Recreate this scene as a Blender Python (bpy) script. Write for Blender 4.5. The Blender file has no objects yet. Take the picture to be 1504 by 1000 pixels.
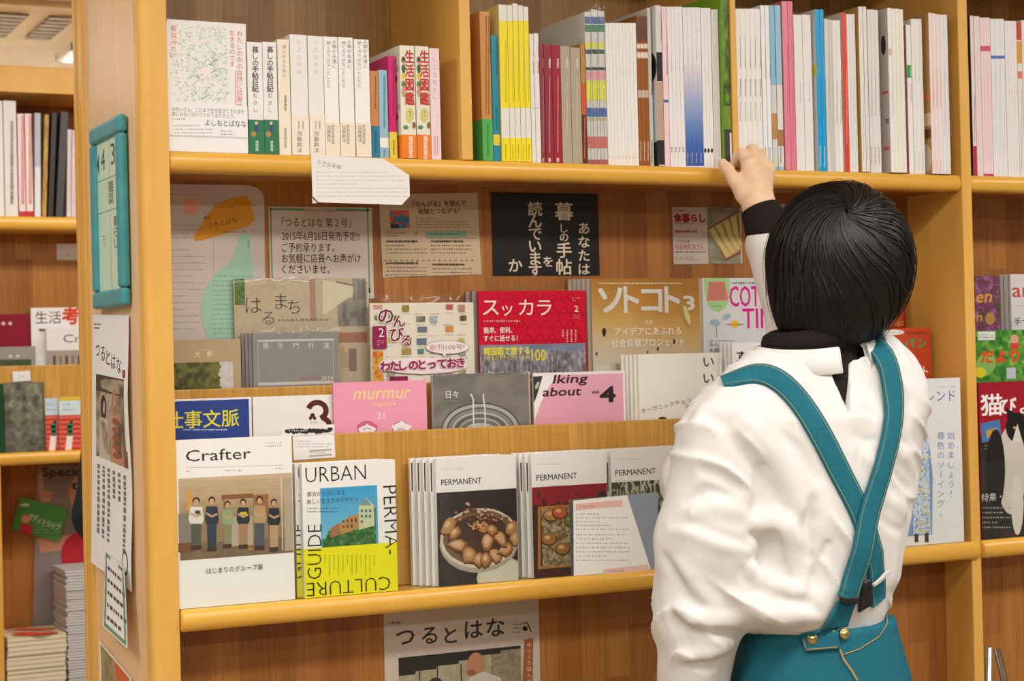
import bpy, bmesh, math, random
import numpy as np
from mathutils import Vector, Matrix
C = bpy.context.scene.collection
R = math.radians
# ------------------------------------------------------------------ camera, world, lamps, exposure
CZ = 1.38                                   # camera height
FPX, YAW, PITCH, ROLL = 2597.0, .458, .0083, -.0238
FW = Vector((math.sin(YAW)*math.cos(PITCH), math.cos(YAW)*math.cos(PITCH), math.sin(PITCH)))
_r0 = Vector((math.cos(YAW), -math.sin(YAW), 0)); _u0 = _r0.cross(FW)
RT = _r0*math.cos(ROLL) + _u0*math.sin(ROLL)
UP = -_r0*math.sin(ROLL) + _u0*math.cos(ROLL)
cam = bpy.data.cameras.new('camera'); camo = bpy.data.objects.new('camera', cam); C.objects.link(camo)
camo.matrix_world = Matrix(((RT.x, UP.x, -FW.x, 0), (RT.y, UP.y, -FW.y, 0), (RT.z, UP.z, -FW.z, CZ), (0, 0, 0, 1)))
cam.sensor_width = 36; cam.lens = 36*FPX/1504; cam.clip_start = .05
cam.dof.use_dof = True; cam.dof.focus_distance = 2.75; cam.dof.aperture_fstop = 9
bpy.context.scene.camera = camo
sc = bpy.context.scene
sc.view_settings.view_transform = 'Standard'; sc.view_settings.look = 'None'
sc.view_settings.gamma = 1; sc.view_settings.use_curve_mapping = False
sc.view_settings.exposure = 0.14
world = bpy.data.worlds.new('world'); sc.world = world; world.use_nodes = True
world.node_tree.nodes['Background'].inputs[0].default_value = (1, .97, .94, 1)
world.node_tree.nodes['Background'].inputs[1].default_value = .22
CEIL = 2.6
def area(x, y, w, l, power):
    d = bpy.data.lights.new('ceiling_lamp', 'AREA'); d.shape = 'RECTANGLE'; d.size = w; d.size_y = l
    d.energy = power; d.color = (1, .985, .97)
    o = bpy.data.objects.new('ceiling_lamp', d); C.objects.link(o); o.location = (x, y, CEIL-.06); return o
LAMPS = [(.2, .95), (1.75, .95), (3.3, .95), (.2, -1.1), (1.75, -1.1), (-1.4, .2), (-.9, 2.3), (1.1, 3.75), (2.6, 3.75), (.4, 6.6), (2.2, 6.6)]  # lamp left of the end panel and farthest pair: unseen, added for brightness
cove = area(1.4, 8.7, 3.0, .15, 150); cove.location.z = 2.25; cove.rotation_euler = (R(150), 0, 0)  # unseen up-light added to brighten the far ceiling
for lx, ly in LAMPS: area(lx, ly, 1.2, .3, 23)

# ------------------------------------------------------------------ helpers
def s2l(c):
    if isinstance(c, str) and len(c) == 3: c = c[0]*2+c[1]*2+c[2]*2
    if isinstance(c, str):
        c = [int(c[i:i+2], 16) for i in (0, 2, 4)]
    c = np.asarray(c, float)/255.
    return np.where(c <= .04045, c/12.92, ((c+.055)/1.055)**2.4)
def un(px, py, Y=None, X=None, Z=None):
    d = FW*FPX + RT*(px-752) - UP*(py-500)
    t = Y/d.y if Y is not None else (X/d.x if X is not None else (Z-CZ)/d.z)
    return d*t + Vector((0, 0, CZ))
def tag(o, label=None, cat=None, group=None, kind=None):
    if label: o['label'] = label
    if cat: o['category'] = cat
    if group: o['group'] = group
    if kind: o['kind'] = kind
    return o
def empty(name, loc, label=None, cat=None, group=None, kind=None):
    o = bpy.data.objects.new(name, None); C.objects.link(o); o.location = loc; o.empty_display_size = .05
    return tag(o, label, cat, group, kind)
def par(o, parent):
    if parent is not None:
        o.parent = parent
    return o
class NT:
    def __init__(s, name):
        s.m = bpy.data.materials.new(name); s.m.use_nodes = True; s.t = s.m.node_tree
        s.b = s.t.nodes['Principled BSDF']; s.out = s.t.nodes['Material Output']
    def n(s, t, **k):
        x = s.t.nodes.new(t)
        for a, v in k.items():
            if hasattr(x, a): setattr(x, a, v)
            else: x.inputs[a.replace('_', ' ')].default_value = v
        return x
    def l(s, a, b): s.t.links.new(a, b)
def rgba(c): return tuple(float(v) for v in s2l(c))+(1,)
def noisy(name, c1, c2, scale=30, rough=.5, stretch=(1, 1, 1), bump=0., metal=0., spec=.4, sheen=0, detail=4):
    k = NT(name); tc = k.n('ShaderNodeTexCoord'); mp = k.n('ShaderNodeMapping'); mp.inputs['Scale'].default_value = stretch
    k.l(tc.outputs['Object'], mp.inputs[0])
    nz = k.n('ShaderNodeTexNoise'); nz.inputs['Scale'].default_value = scale; nz.inputs['Detail'].default_value = detail
    k.l(mp.outputs[0], nz.inputs['Vector'])
    rp = k.n('ShaderNodeValToRGB'); rp.color_ramp.elements[0].position = .3; rp.color_ramp.elements[1].position = .7
    rp.color_ramp.elements[0].color = rgba(c1); rp.color_ramp.elements[1].color = rgba(c2)
    k.l(nz.outputs[0], rp.inputs[0]); k.l(rp.outputs[0], k.b.inputs['Base Color'])
    k.b.inputs['Roughness'].default_value = rough; k.b.inputs['Metallic'].default_value = metal
    k.b.inputs['Specular IOR Level'].default_value = spec
    if sheen: k.b.inputs['Sheen Weight'].default_value = sheen
    if bump:
        bp = k.n('ShaderNodeBump'); bp.inputs['Strength'].default_value = bump; bp.inputs['Distance'].default_value = .002
        k.l(nz.outputs[0], bp.inputs['Height']); k.l(bp.outputs[0], k.b.inputs['Normal'])
    return k.m
def laminated(name, c1, c2, c3, row=.045, length=.42, rough=.4):
    """edge-glued wood: staves with random tone running vertically, plus fine grain"""
    k = NT(name); g = k.n('ShaderNodeTexCoord'); sp = k.n('ShaderNodeSeparateXYZ'); k.l(g.outputs['Object'], sp.inputs[0])
    ad = k.n('ShaderNodeMath', operation='ADD'); k.l(sp.outputs[0], ad.inputs[0]); k.l(sp.outputs[1], ad.inputs[1])
    cb = k.n('ShaderNodeCombineXYZ'); k.l(sp.outputs[2], cb.inputs[0]); k.l(ad.outputs[0], cb.inputs[1])
    br = k.n('ShaderNodeTexBrick'); br.offset = .37; br.offset_frequency = 3; br.squash = 1.35; br.squash_frequency = 2
    br.inputs['Scale'].default_value = 1; br.inputs['Brick Width'].default_value = length; br.inputs['Row Height'].default_value = row
    br.inputs['Mortar Size'].default_value = .0003; br.inputs['Mortar Smooth'].default_value = 1; br.inputs['Bias'].default_value = 0
    br.inputs['Color1'].default_value = rgba(c1); br.inputs['Color2'].default_value = rgba(c2); br.inputs['Mortar'].default_value = rgba(c3)
    k.l(cb.outputs[0], br.inputs['Vector'])
    mp = k.n('ShaderNodeMapping'); mp.inputs['Scale'].default_value = (2.2, 55, 1); k.l(cb.outputs[0], mp.inputs[0])
    nz = k.n('ShaderNodeTexNoise'); nz.inputs['Scale'].default_value = 3; nz.inputs['Detail'].default_value = 6; nz.inputs['Distortion'].default_value = .4
    k.l(mp.outputs[0], nz.inputs['Vector'])
    mr = k.n('ShaderNodeMapRange'); mr.inputs[1].default_value = .3; mr.inputs[2].default_value = .7; mr.inputs[3].default_value = .78; mr.inputs[4].default_value = 1.12
    k.l(nz.outputs[0], mr.inputs[0])
    mx = k.n('ShaderNodeMix', data_type='RGBA', blend_type='MULTIPLY'); mx.inputs[0].default_value = 1
    k.l(br.outputs[0], mx.inputs[6]); k.l(mr.outputs[0], mx.inputs[7]); k.l(mx.outputs[2], k.b.inputs['Base Color'])
    k.b.inputs['Roughness'].default_value = rough; k.b.inputs['Specular IOR Level'].default_value = .35
    return k.m
def print_mat(name, rough, coat=0.):
    k = NT(name); a = k.n('ShaderNodeVertexColor'); a.layer_name = 'ink'
    tc = k.n('ShaderNodeTexCoord'); nz = k.n('ShaderNodeTexNoise'); nz.inputs['Scale'].default_value = 90
    k.l(tc.outputs['Object'], nz.inputs['Vector'])
    mr = k.n('ShaderNodeMapRange'); mr.inputs[3].default_value = rough-.06; mr.inputs[4].default_value = rough+.06
    k.l(nz.outputs[0], mr.inputs[0]); k.l(mr.outputs[0], k.b.inputs['Roughness'])
    k.l(a.outputs[0], k.b.inputs['Base Color']); k.b.inputs['Specular IOR Level'].default_value = .35
    if coat: k.b.inputs['Coat Weight'].default_value = coat; k.b.inputs['Coat Roughness'].default_value = .12
    return k.m
def clear_mat(name, tint, base=.03, rough=.06, bump=0., haze=0.):
    """thin clear sheet: transparent with fresnel gloss and a little haze"""
    k = NT(name); t = k.n('ShaderNodeBsdfTransparent'); t.inputs[0].default_value = rgba(tint)
    gl = k.n('ShaderNodeBsdfGlossy'); gl.inputs['Roughness'].default_value = rough
    lw = k.n('ShaderNodeLayerWeight'); lw.inputs[0].default_value = .1
    mr = k.n('ShaderNodeMapRange'); mr.inputs[3].default_value = base; mr.inputs[4].default_value = .9
    k.l(lw.outputs[0], mr.inputs[0]); mx = k.n('ShaderNodeMixShader'); k.l(mr.outputs[0], mx.inputs[0])
    k.l(t.outputs[0], mx.inputs[1]); k.l(gl.outputs[0], mx.inputs[2]); last = mx
    if haze:
        d = k.n('ShaderNodeBsdfDiffuse'); d.inputs[0].default_value = (.8, .8, .8, 1)
        m2 = k.n('ShaderNodeMixShader'); m2.inputs[0].default_value = haze
        k.l(mx.outputs[0], m2.inputs[1]); k.l(d.outputs[0], m2.inputs[2]); last = m2
    if bump:
        tc = k.n('ShaderNodeTexCoord'); nz = k.n('ShaderNodeTexVoronoi'); nz.inputs['Scale'].default_value = 45
        k.l(tc.outputs['Object'], nz.inputs['Vector'])
        bp = k.n('ShaderNodeBump'); bp.inputs['Strength'].default_value = bump; bp.inputs['Distance'].default_value = .004
        k.l(nz.outputs[0], bp.inputs['Height']); k.l(bp.outputs[0], gl.inputs['Normal']); k.l(bp.outputs[0], lw.inputs['Normal'])
    k.l(last.outputs[0], k.out.inputs[0]); return k.m

M = {}
M['stave'] = laminated('laminated_oak', 'b27638', '935a28', '74481e')  # riser oak darkened: shade under the shelves is put into its colour
M['stave_top'] = laminated('laminated_oak_upper', 'b58a50', '976d3a', '74481e')
M['stave_light'] = laminated('laminated_oak_riser', 'd9a552', 'c8933f', '9a6a2c', row=.036, length=.2)
M['maple'] = noisy('maple_edge', 'dfa64a', 'e9b65c', 6, .42, (3, 3, .5))
M['maple_side'] = noisy('veneer_panel', 'e8be8e', 'efc89a', 4, .42, (14, 14, .8))
M['lip'] = noisy('rounded_maple_lip', 'dfa63c', 'eab54c', 5, .3, (.6, 12, 12), spec=.5)
M['gloss'] = print_mat('coated_paper', .3)
M['matte'] = print_mat('uncoated_paper', .62)
M['acrylic'] = clear_mat('clear_acrylic', 'fefffe', .012, .04)
M['wrap'] = clear_mat('clear_wrap', 'fbfbfa', .015, .1, .35, .015)
M['sleeve'] = clear_mat('clear_sleeve', 'f8fafb', .03, .1, .15, .05)

class MB:
    """collects faces with one ink colour each and links them as ONE mesh object"""
    def __init__(s): s.v = []; s.f = []; s.c = []
    def add(s, vs, fs, col, per=None):
        b = len(s.v); s.v += [tuple(p) for p in vs]; s.f += [tuple(i+b for i in f) for f in fs]
        if per is None:
            lc = tuple(s2l(col)) if not (isinstance(col, tuple) and len(col) == 4) else col[:3]
            s.c += [lc]*len(fs)
        else: s.c += per
    def box(s, x0, x1, y0, y1, z0, z1, col='ffffff', skip=()):
        v = [(x0,y0,z0),(x1,y0,z0),(x1,y1,z0),(x0,y1,z0),(x0,y0,z1),(x1,y0,z1),(x1,y1,z1),(x0,y1,z1)]
        F = {'b':(3,2,1,0),'t':(4,5,6,7),'f':(0,1,5,4),'r':(1,2,6,5),'k':(2,3,7,6),'l':(3,0,4,7)}
        s.add(v, [F[k] for k in F if k not in skip], col)
    def extrude(s, prof, x0, x1, col='ffffff', cap=True, axis='x'):
        n = len(prof); P = lambda x, p: (x, p[0], p[1]) if axis == 'x' else ((p[0], x, p[1]) if axis == 'y' else (p[0], p[1], x))
        v = [P(x0, p) for p in prof]+[P(x1, p) for p in prof]
        f = [(i, (i+1) % n, n+(i+1) % n, n+i) for i in range(n)]
        if cap: f += [tuple(range(n))[::-1], tuple(range(n, 2*n))]
        s.add(v, f, col)
    def tube(s, pts, rad, col='ffffff', n=10, cap=True):
        pts = [Vector(p) for p in pts]; rs = rad if hasattr(rad, '__len__') else [rad]*len(pts); v = []; f = []
        ref = Vector((.123, .456, .88)).normalized()
        for i, p in enumerate(pts):
            t = (pts[min(i+1, len(pts)-1)]-pts[max(i-1, 0)]).normalized()
            a = t.cross(ref).normalized(); b = t.cross(a)
            v += [p+(a*math.cos(2*math.pi*j/n)+b*math.sin(2*math.pi*j/n))*rs[i] for j in range(n)]
        for i in range(len(pts)-1):
            f += [(i*n+j, i*n+(j+1) % n, (i+1)*n+(j+1) % n, (i+1)*n+j) for j in range(n)]
        if cap: f += [tuple(range(n))[::-1], tuple(range((len(pts)-1)*n, len(pts)*n))]
        s.add(v, f, col)
    def build(s, name, mat, parent=None, smooth=False, bevel=0, fix=True):
        me = bpy.data.meshes.new(name); me.from_pydata(s.v, [], s.f)
        ca = me.color_attributes.new('ink', 'FLOAT_COLOR', 'CORNER')
        tot = np.array([len(f) for f in s.f]); col = np.repeat(np.array(s.c, float).reshape(-1, 3), tot, 0)
        ca.data.foreach_set('color', np.hstack([col, np.ones((len(col), 1))]).ravel().astype(np.float32))
        if fix:
            bm = bmesh.new(); bm.from_mesh(me); bmesh.ops.recalc_face_normals(bm, faces=bm.faces); bm.to_mesh(me); bm.free()
        me.materials.append(mat if not isinstance(mat, str) else M[mat]); me.update()
        if smooth: me.polygons.foreach_set('use_smooth', [True]*len(me.polygons))
        o = bpy.data.objects.new(name, me); C.objects.link(o)
        if bevel:
            b = o.modifiers.new('edge', 'BEVEL'); b.width = bevel; b.segments = 2; b.limit_method = 'ANGLE'
        return par(o, parent)
def boxo(name, mat, x0, x1, y0, y1, z0, z1, parent=None, bevel=.0015, col='ffffff'):
    m = MB(); m.box(x0, x1, y0, y1, z0, z1, col); return m.build(name, mat, parent, bevel=bevel)

# ------------------------------------------------------------------ room
def struct(o): o['kind'] = 'structure'; return o
M['floor'] = noisy('vinyl_floor', 'a08c70', 'b09c80', 3, .35)
M['ceil'] = noisy('ceiling_board', 'e9e0d0', 'f0e8da', 60, .8)
M['wallp'] = noisy('painted_wall', 'e4d9c4', 'ece2cf', 8, .8)
struct(boxo('floor', 'floor', -4, 7, -4, 9.2, -.05, 0, bevel=0))
struct(boxo('ceiling', 'ceil', -4, 7, -4, 9.2, CEIL, CEIL+.05, bevel=0))
struct(boxo('wall_back', 'wallp', -4, 7, 9.0, 9.2, 0, CEIL, bevel=0))
k = NT('lamp_diffuser'); nz = k.n('ShaderNodeTexNoise', Scale=40.0)
mr = k.n('ShaderNodeMapRange'); mr.inputs[3].default_value = 5.5; mr.inputs[4].default_value = 6; k.l(nz.outputs[0], mr.inputs[0])
k.b.inputs['Emission Color'].default_value = (1, .96, .9, 1); k.l(mr.outputs[0], k.b.inputs['Emission Strength']); M['lampglow'] = k.m
M['whitemetal'] = noisy('white_metal', 'd8d4cc', 'e4e0d8', 20, .4)
def ceiling_light(x, y, label, w=1.24, l=.34, yaw=0):
    r = empty('ceiling_light', (x, y, CEIL), label, 'light', 'ceiling lights'); r.rotation_euler.z = yaw
    f = MB()
    for a in ((-w/2, -w/2+.02, -l/2, l/2), (w/2-.02, w/2, -l/2, l/2), (-w/2, w/2, -l/2, -l/2+.02), (-w/2, w/2, l/2-.02, l/2)):
        f.box(*a, -.03, 0)
    f.build('frame', 'whitemetal', r)
    d = MB(); d.box(-w/2+.02, w/2-.02, -l/2+.02, l/2-.02, -.02, -.001); d.build('diffuser', 'lampglow', r)
pz = un(99, 70, Z=CEIL)
ceiling_light(pz.x+.32, pz.y+.02, 'lit ceiling light peeking out left of the bookcase end near the top', .66, .3)
# ceiling air vent far left
pv = un(32, 34, Z=CEIL)
M['ventgrey'] = noisy('vent_grey', '8f8778', 'a39a88', 30, .6); M['ventframe'] = noisy('vent_frame', 'd9c9a6', 'e3d5b4', 30, .6)
vt = empty('air_vent', (pv.x+.02, pv.y, CEIL), 'grey grilled air vent set in the cream ceiling at upper left', 'vent')
fr = MB()
fr.box(-.34, .16, -.42, .3, -.02, 0)
fr.build('frame', 'ventframe', vt, bevel=.004)
for cx in (-.17, .065):
    b = MB(); w = .12 if cx < 0 else .045
    for i in range(7): b.box(cx-w, cx+w, -.28+i*.066, -.235+i*.066, -.028, -.021)
    b.build('grille', 'ventgrey', vt)

# ------------------------------------------------------------------ main bookcase
D = 2.5; XA, XL, XR = .689, .649, 2.146; X1, X2 = 1.156, 1.652; DEP = .42
ZT, ZB = CZ+.3066, CZ-.3553; ZA_R, ZB_R = 1.38+(1.342-1.38)*1.06, 1.38+(1.2725-1.38)*1.06
YB, YA, YK = D+.062, D+.105, D+.155; XE = 2.95; TOPZ = 2.12
case = empty('bookcase', (XL, D, 0), 'large light wood bookcase with stepped magazine racks and rounded shelf lips', 'bookcase')
case_inv = Matrix.Translation((-XL, -D, 0))
def cpart(o):
    o.parent = case; o.matrix_parent_inverse = case_inv; return o
# end panel: posts with a recessed veneer sheet
o = cpart(boxo('end_panel', 'maple_side', XL+.005, XA-.004, D+.03, D+DEP-.03, 0, TOPZ))
m = MB(); r_ = .007; yf = D
prof = [(XA, yf), (XA, yf+.035), (XL, yf+.035)] + [(XL, yf+.012)] + [(XL+.012*(1-math.cos(a)), yf+.012*(1-math.sin(a))) for a in (R(20), R(45), R(70))] + [(XL+.012, yf)]
m.extrude(prof, 0, TOPZ, axis='z'); cpart(m.build('front_post', 'maple', bevel=.001))
m = MB(); m.box(XL-.001, XA, D+DEP-.052, D+DEP, 0, TOPZ); m.box(XL-.003, XL, D+DEP-.016, D+DEP, 0, TOPZ); cpart(m.build('rear_post', 'maple', bevel=.002))
def shelf_lip(x0, x1, z, h, yb, yf, mat='lip', name='shelf_lip'):
    m = MB(); rr = h/2; pr = [(yb, z-h), (yf+rr*.7, z-h)] + [(yf+rr*.7-rr*.7*math.sin(a), z-rr-rr*math.cos(a)) for a in np.linspace(.2, math.pi-.2, 9)] + [(yf+rr*.7, z), (yb, z)]
    m.extrude(pr, x0, x1); o = m.build(name, mat, bevel=.004); 
    for p in o.data.polygons: p.use_smooth = True
    return o
for x0, x1 in ((XA, XR), (XR+.022, XE)):
    cpart(shelf_lip(x0, x1, ZT, .029, D+.04, D))
    cpart(boxo('shelf', 'stave', x0, x1, D+.04, D+.30, ZT-.026, ZT-.0005, bevel=0))
    cpart(boxo('upper_back_panel', 'stave_top', x0, x1, D+.285, D+.30, ZT, TOPZ, bevel=0))
    cpart(boxo('rack_back_panel', 'stave', x0, x1, YK, YK+.015, ZB-.03, ZT-.026, bevel=0))
    cpart(boxo('rack_riser', 'stave_light', x0, x1, YA, YA+.010, ZB, ZA_R))
    cpart(boxo('rack_riser', 'stave_light', x0, x1, YB, YB+.010, ZB, ZB_R))
    cpart(boxo('lower_shelf', 'stave_light', x0, x1, D+.012, YK, ZB-.03, ZB-.0005, bevel=0))
    cpart(boxo('rack_ledge', 'stave', x0, x1, YB+.010, YA, ZB_R-.1, ZB_R-.09, bevel=0))
    cpart(boxo('rack_ledge', 'stave', x0, x1, YA+.010, YK, ZA_R-.1, ZA_R-.09, bevel=0))
    cpart(boxo('top_board', 'stave', x0, x1, D+.005, D+.32, TOPZ-.02, TOPZ, bevel=0))
    cpart(boxo('kick_board', 'stave', x0, x1, D+.02, D+.05, 0, .1))
    cpart(boxo('lower_back_panel', 'stave', x0, x1, D+.075, D+.09, .0, ZB-.03, bevel=0))
    a = MB(); a.box(x0+.001, x1-.001, D-.0012, D+.0012, ZB-.002, 1.38+(1.1795-1.38)*1.06)
    tag(cpart(a.build('acrylic_guard', 'acrylic')), 'clear acrylic guard along the lowest magazine tier')
cpart(shelf_lip(XA+.001, XR+.014, ZB, .032, D+.012, D-.012))
cpart(shelf_lip(XR+.022, XE, ZB, .032, D+.012, D-.012))
for x, xe, z0, y1 in ((X1, X1+.019, ZT, D+.285), (un(1075.5, 125, Y=D+.004).x, 1.671, ZT, D+.285), (2.63, 2.649, ZT, D+.285)):
    cpart(boxo('divider', 'maple', x, xe, D+.004, y1, z0, TOPZ-.02, bevel=.002))
cpart(boxo('end_panel', 'maple', XE, XE+.03, D-.0005, D+.32, 0, TOPZ, bevel=.002))
cpart(boxo('divider', 'maple', XR, XR+.022, D-.0005, D+.30, 0, TOPZ, bevel=.002))
# ------------------------------------------------------------------ printed surfaces
_glyph = {}
def glyphs(s, bold=0., shear=0.):
    key = (s, bold, shear)
    if key not in _glyph:
        c = bpy.data.curves.new('lettering', 'FONT'); c.body = s; c.size = 1; c.resolution_u = 2; c.offset = bold; c.shear = shear
        o = bpy.data.objects.new('lettering', c); C.objects.link(o)
        me = bpy.data.meshes.new_from_object(o.evaluated_get(bpy.context.evaluated_depsgraph_get()))
        v = [(p.co.x, p.co.y) for p in me.vertices]; f = [tuple(p.vertices) for p in me.polygons]
        bpy.data.objects.remove(o); bpy.data.curves.remove(c); bpy.data.meshes.remove(me)
        xs = [p[0] for p in v] or [0, 1]; ys = [p[1] for p in v] or [0, 1]
        _glyph[key] = (v, f, min(xs), max(xs), min(ys), max(ys))
    return _glyph[key]
def vn(x, y, seed=0):
    xi = np.floor(x).astype(np.int64); yi = np.floor(y).astype(np.int64); xf = x-xi; yf = y-yi
    def h(a, b):
        n = (a*374761393+b*668265263+seed*974634777) & 0x7fffffff
        n = ((n ^ (n >> 13))*1274126177) & 0x7fffffff
        return ((n ^ (n >> 16)) & 0xffff)/65535.
    u = xf*xf*(3-2*xf); v = yf*yf*(3-2*yf)
    return (h(xi, yi)*(1-u)+h(xi+1, yi)*u)*(1-v)+(h(xi, yi+1)*(1-u)+h(xi+1, yi+1)*u)*v
def fbm(x, y, seed=0, o=4):
    t = 0; a = .5; s = 0
    for i in range(o): t = t+a*vn(x*2**i, y*2**i, seed+i); s += a; a *= .55
    return t/s
def mixc(a, b, t):
    a = np.array(s2l(a)) if isinstance(a, str) else a; b = np.array(s2l(b)) if isinstance(b, str) else b
    t = np.clip(t, 0, 1)[..., None]; return a*(1-t)+b*t
def ramp(t, *cs):
    n = len(cs)-1; out = mixc(cs[0], cs[1], t*n)
    for i in range(1, n): out = np.where((t*n > i)[..., None], mixc(cs[i], cs[i+1], t*n-i), out)
    return out
class Art:
    """draws ink on a vertical plane; coordinates are read off the plane at depth Y (or X)"""
    def __init__(s, mb, fn, to3, bounds, lay=2.5e-5):
        s.mb, s.fn, s.to3, s.b, s.lay, s.n = mb, fn, to3, bounds, lay, 1
        s.rnd = random.Random(len(mb.v)+7)
    def q(s, px, py): return s.fn(px, py)
    def emit(s, pts, fs, col, per=None, keep=False):
        x0, x1, z0, z1 = s.b; d = s.lay*s.n
        s.mb.add([s.to3(min(max(x, x0), x1), min(max(z, z0), z1), d) for x, z in pts], fs, col, per)
        if not keep: s.n += 1
    def rect(s, ax, ay, bx, by, col, keep=False):
        (a, b), (c, d) = s.q(ax, ay), s.q(bx, by)
        s.emit([(a, d), (c, d), (c, b), (a, b)], [(0, 1, 2, 3)], col, keep=keep)
    def poly(s, pts, col, keep=False): s.emit([s.q(*p) for p in pts], [tuple(range(len(pts)))], col, keep=keep)
    def ell(s, cx, cy, rx, ry, col, rot=0, n=20, keep=False, a0=0, a1=360):
        P = []
        for i in range(n):
            a = R(a0+(a1-a0)*i/(n if a1-a0 == 360 else n-1)); x, y = rx*math.cos(a), ry*math.sin(a)
            P.append((cx+x*math.cos(rot)-y*math.sin(rot), cy+x*math.sin(rot)+y*math.cos(rot)))
        s.poly(P, col)
    def stroke(s, pts, w, col, keep=False):
        P = [Vector(p) for p in pts]; L = []; Rr = []
        for i, p in enumerate(P):
            t = P[min(i+1, len(P)-1)]-P[max(i-1, 0)]; nrm = Vector((-t.y, t.x)).normalized()*w/2
            L.append(s.q(*(p+nrm))); Rr.append(s.q(*(p-nrm)))
        n = len(P); s.emit(L+Rr, [(i, i+1, n+i+1, n+i) for i in range(n-1)], col, keep=keep)
    def frame(s, ax, ay, bx, by, w, col):
        s.rect(ax, ay, bx, ay+w, col, True); s.rect(ax, by-w, bx, by, col, True)
        s.rect(ax, ay, ax+w, by, col, True); s.rect(bx-w, ay, bx, by, col)
    def text(s, t, px, py, size, col, w=None, bold=0., shear=0., rot=0., anchor='l', keep=False, hs=1.):
        if bold > 0:        # heavier strokes: overprint shifted copies
            n = 4 if bold < .06 else 8
            for i in range(n):
                a = 2*math.pi*(i+.5)/n; s.text(t, px+bold*.62*size*hs*math.cos(a), py+bold*.62*size*math.sin(a), size, col, w, 0, shear, rot, anchor, False, hs)
            return
        s._text(t, px, py, size, col, w, bold, shear, rot, anchor, keep, hs)
    def _text(s, t, px, py, size, col, w, bold, shear, rot, anchor, keep, hs):
        """t with its left end at px and baseline at py; size = em in photo pixels; w = wanted width"""
        v, f, x0, x1, y0, y1 = glyphs(t, bold, shear)
        ox, oz = s.q(px, py); mx = abs(s.q(px+10, py)[0]-ox)/10; mz = abs(s.q(px, py+10)[1]-oz)/10
        
        if abs(math.sin(rot)) > .7: mx, mz = mz, mx
        kx = size*mx*hs if w is None else w*mx/max(x1-x0, 1e-6); kz = size*mz
        dx = -x0 if anchor == 'l' else (-(x0+x1)/2 if anchor == 'c' else -x1)
        c, sn = math.cos(rot), math.sin(rot); P = []
        for x, y in v:
            a, b = (x+dx)*kx, y*kz; P.append((ox+a*c-b*sn, oz+a*sn+b*c))
        s.emit(P, f, col, keep=keep)
    def vtext(s, t, px, py, size, col, pitch=None, bold=0., hs=1., keep=True):
        for i, ch in enumerate(t):
            if ch == ' ': continue
            if ch == 'ー':
                s.stroke([(px, py+i*(pitch or size)+size*.1), (px, py+i*(pitch or size)+size*.9)], max(size*.09, .5), col, keep=True); continue
            s.text(ch, px, py+size*.86+i*(pitch or size), size, col, bold=bold, anchor='c', keep=True, hs=hs)
        s.n += 1
    def scrib(s, ax, ay, bx, by, rows, col, h=.36, gap=.85, vertical=False, full=.75):
        """rows of tiny unreadable print as broken dashes"""
        r = s.rnd
        for i in range(rows):
            if vertical:
                x = ax+(bx-ax)*(i+.5)/rows; hw = (bx-ax)/rows*h/2; y = ay; end = by if r.random() < full else ay+(by-ay)*r.uniform(.4, .95)
                while y < end:
                    d = r.uniform(.6, 1.8); s.rect(x-hw, y, x+hw, min(y+d, by), col, True); y += d+r.uniform(.5, 1)*gap*2
            else:
                y = ay+(by-ay)*(i+.5)/rows; hh = (by-ay)/rows*h/2; x = ax; end = bx if r.random() < full else ax+(bx-ax)*r.uniform(.4, .95)
                while x < end:
                    d = r.uniform(.8, 2.6); k = r.uniform(.55, 1); s.rect(x, y-hh*k, min(x+d, bx), y+hh*k, col, True); x += d+r.uniform(.5, 1.2)*gap*2
        s.n += 1
    def photo(s, ax, ay, bx, by, func, nx, ny):
        """a printed picture: func(x, y) in photo pixels gives linear rgb"""
        (a, b), (c, d) = s.q(ax, ay), s.q(bx, by)
        gx, gy = np.meshgrid((np.arange(nx)+.5)/nx, (np.arange(ny)+.5)/ny)
        col = np.asarray(func(ax+(bx-ax)*gx, ay+(by-ay)*gy)).reshape(-1, 3)
        pts = [(a+(c-a)*i/nx, b+(d-b)*j/ny) for j in range(ny+1) for i in range(nx+1)]
        fs = [(j*(nx+1)+i, (j+1)*(nx+1)+i, (j+1)*(nx+1)+i+1, j*(nx+1)+i+1) for j in range(ny) for i in range(nx)]
        s.emit(pts, fs, None, per=[tuple(x) for x in col])
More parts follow.
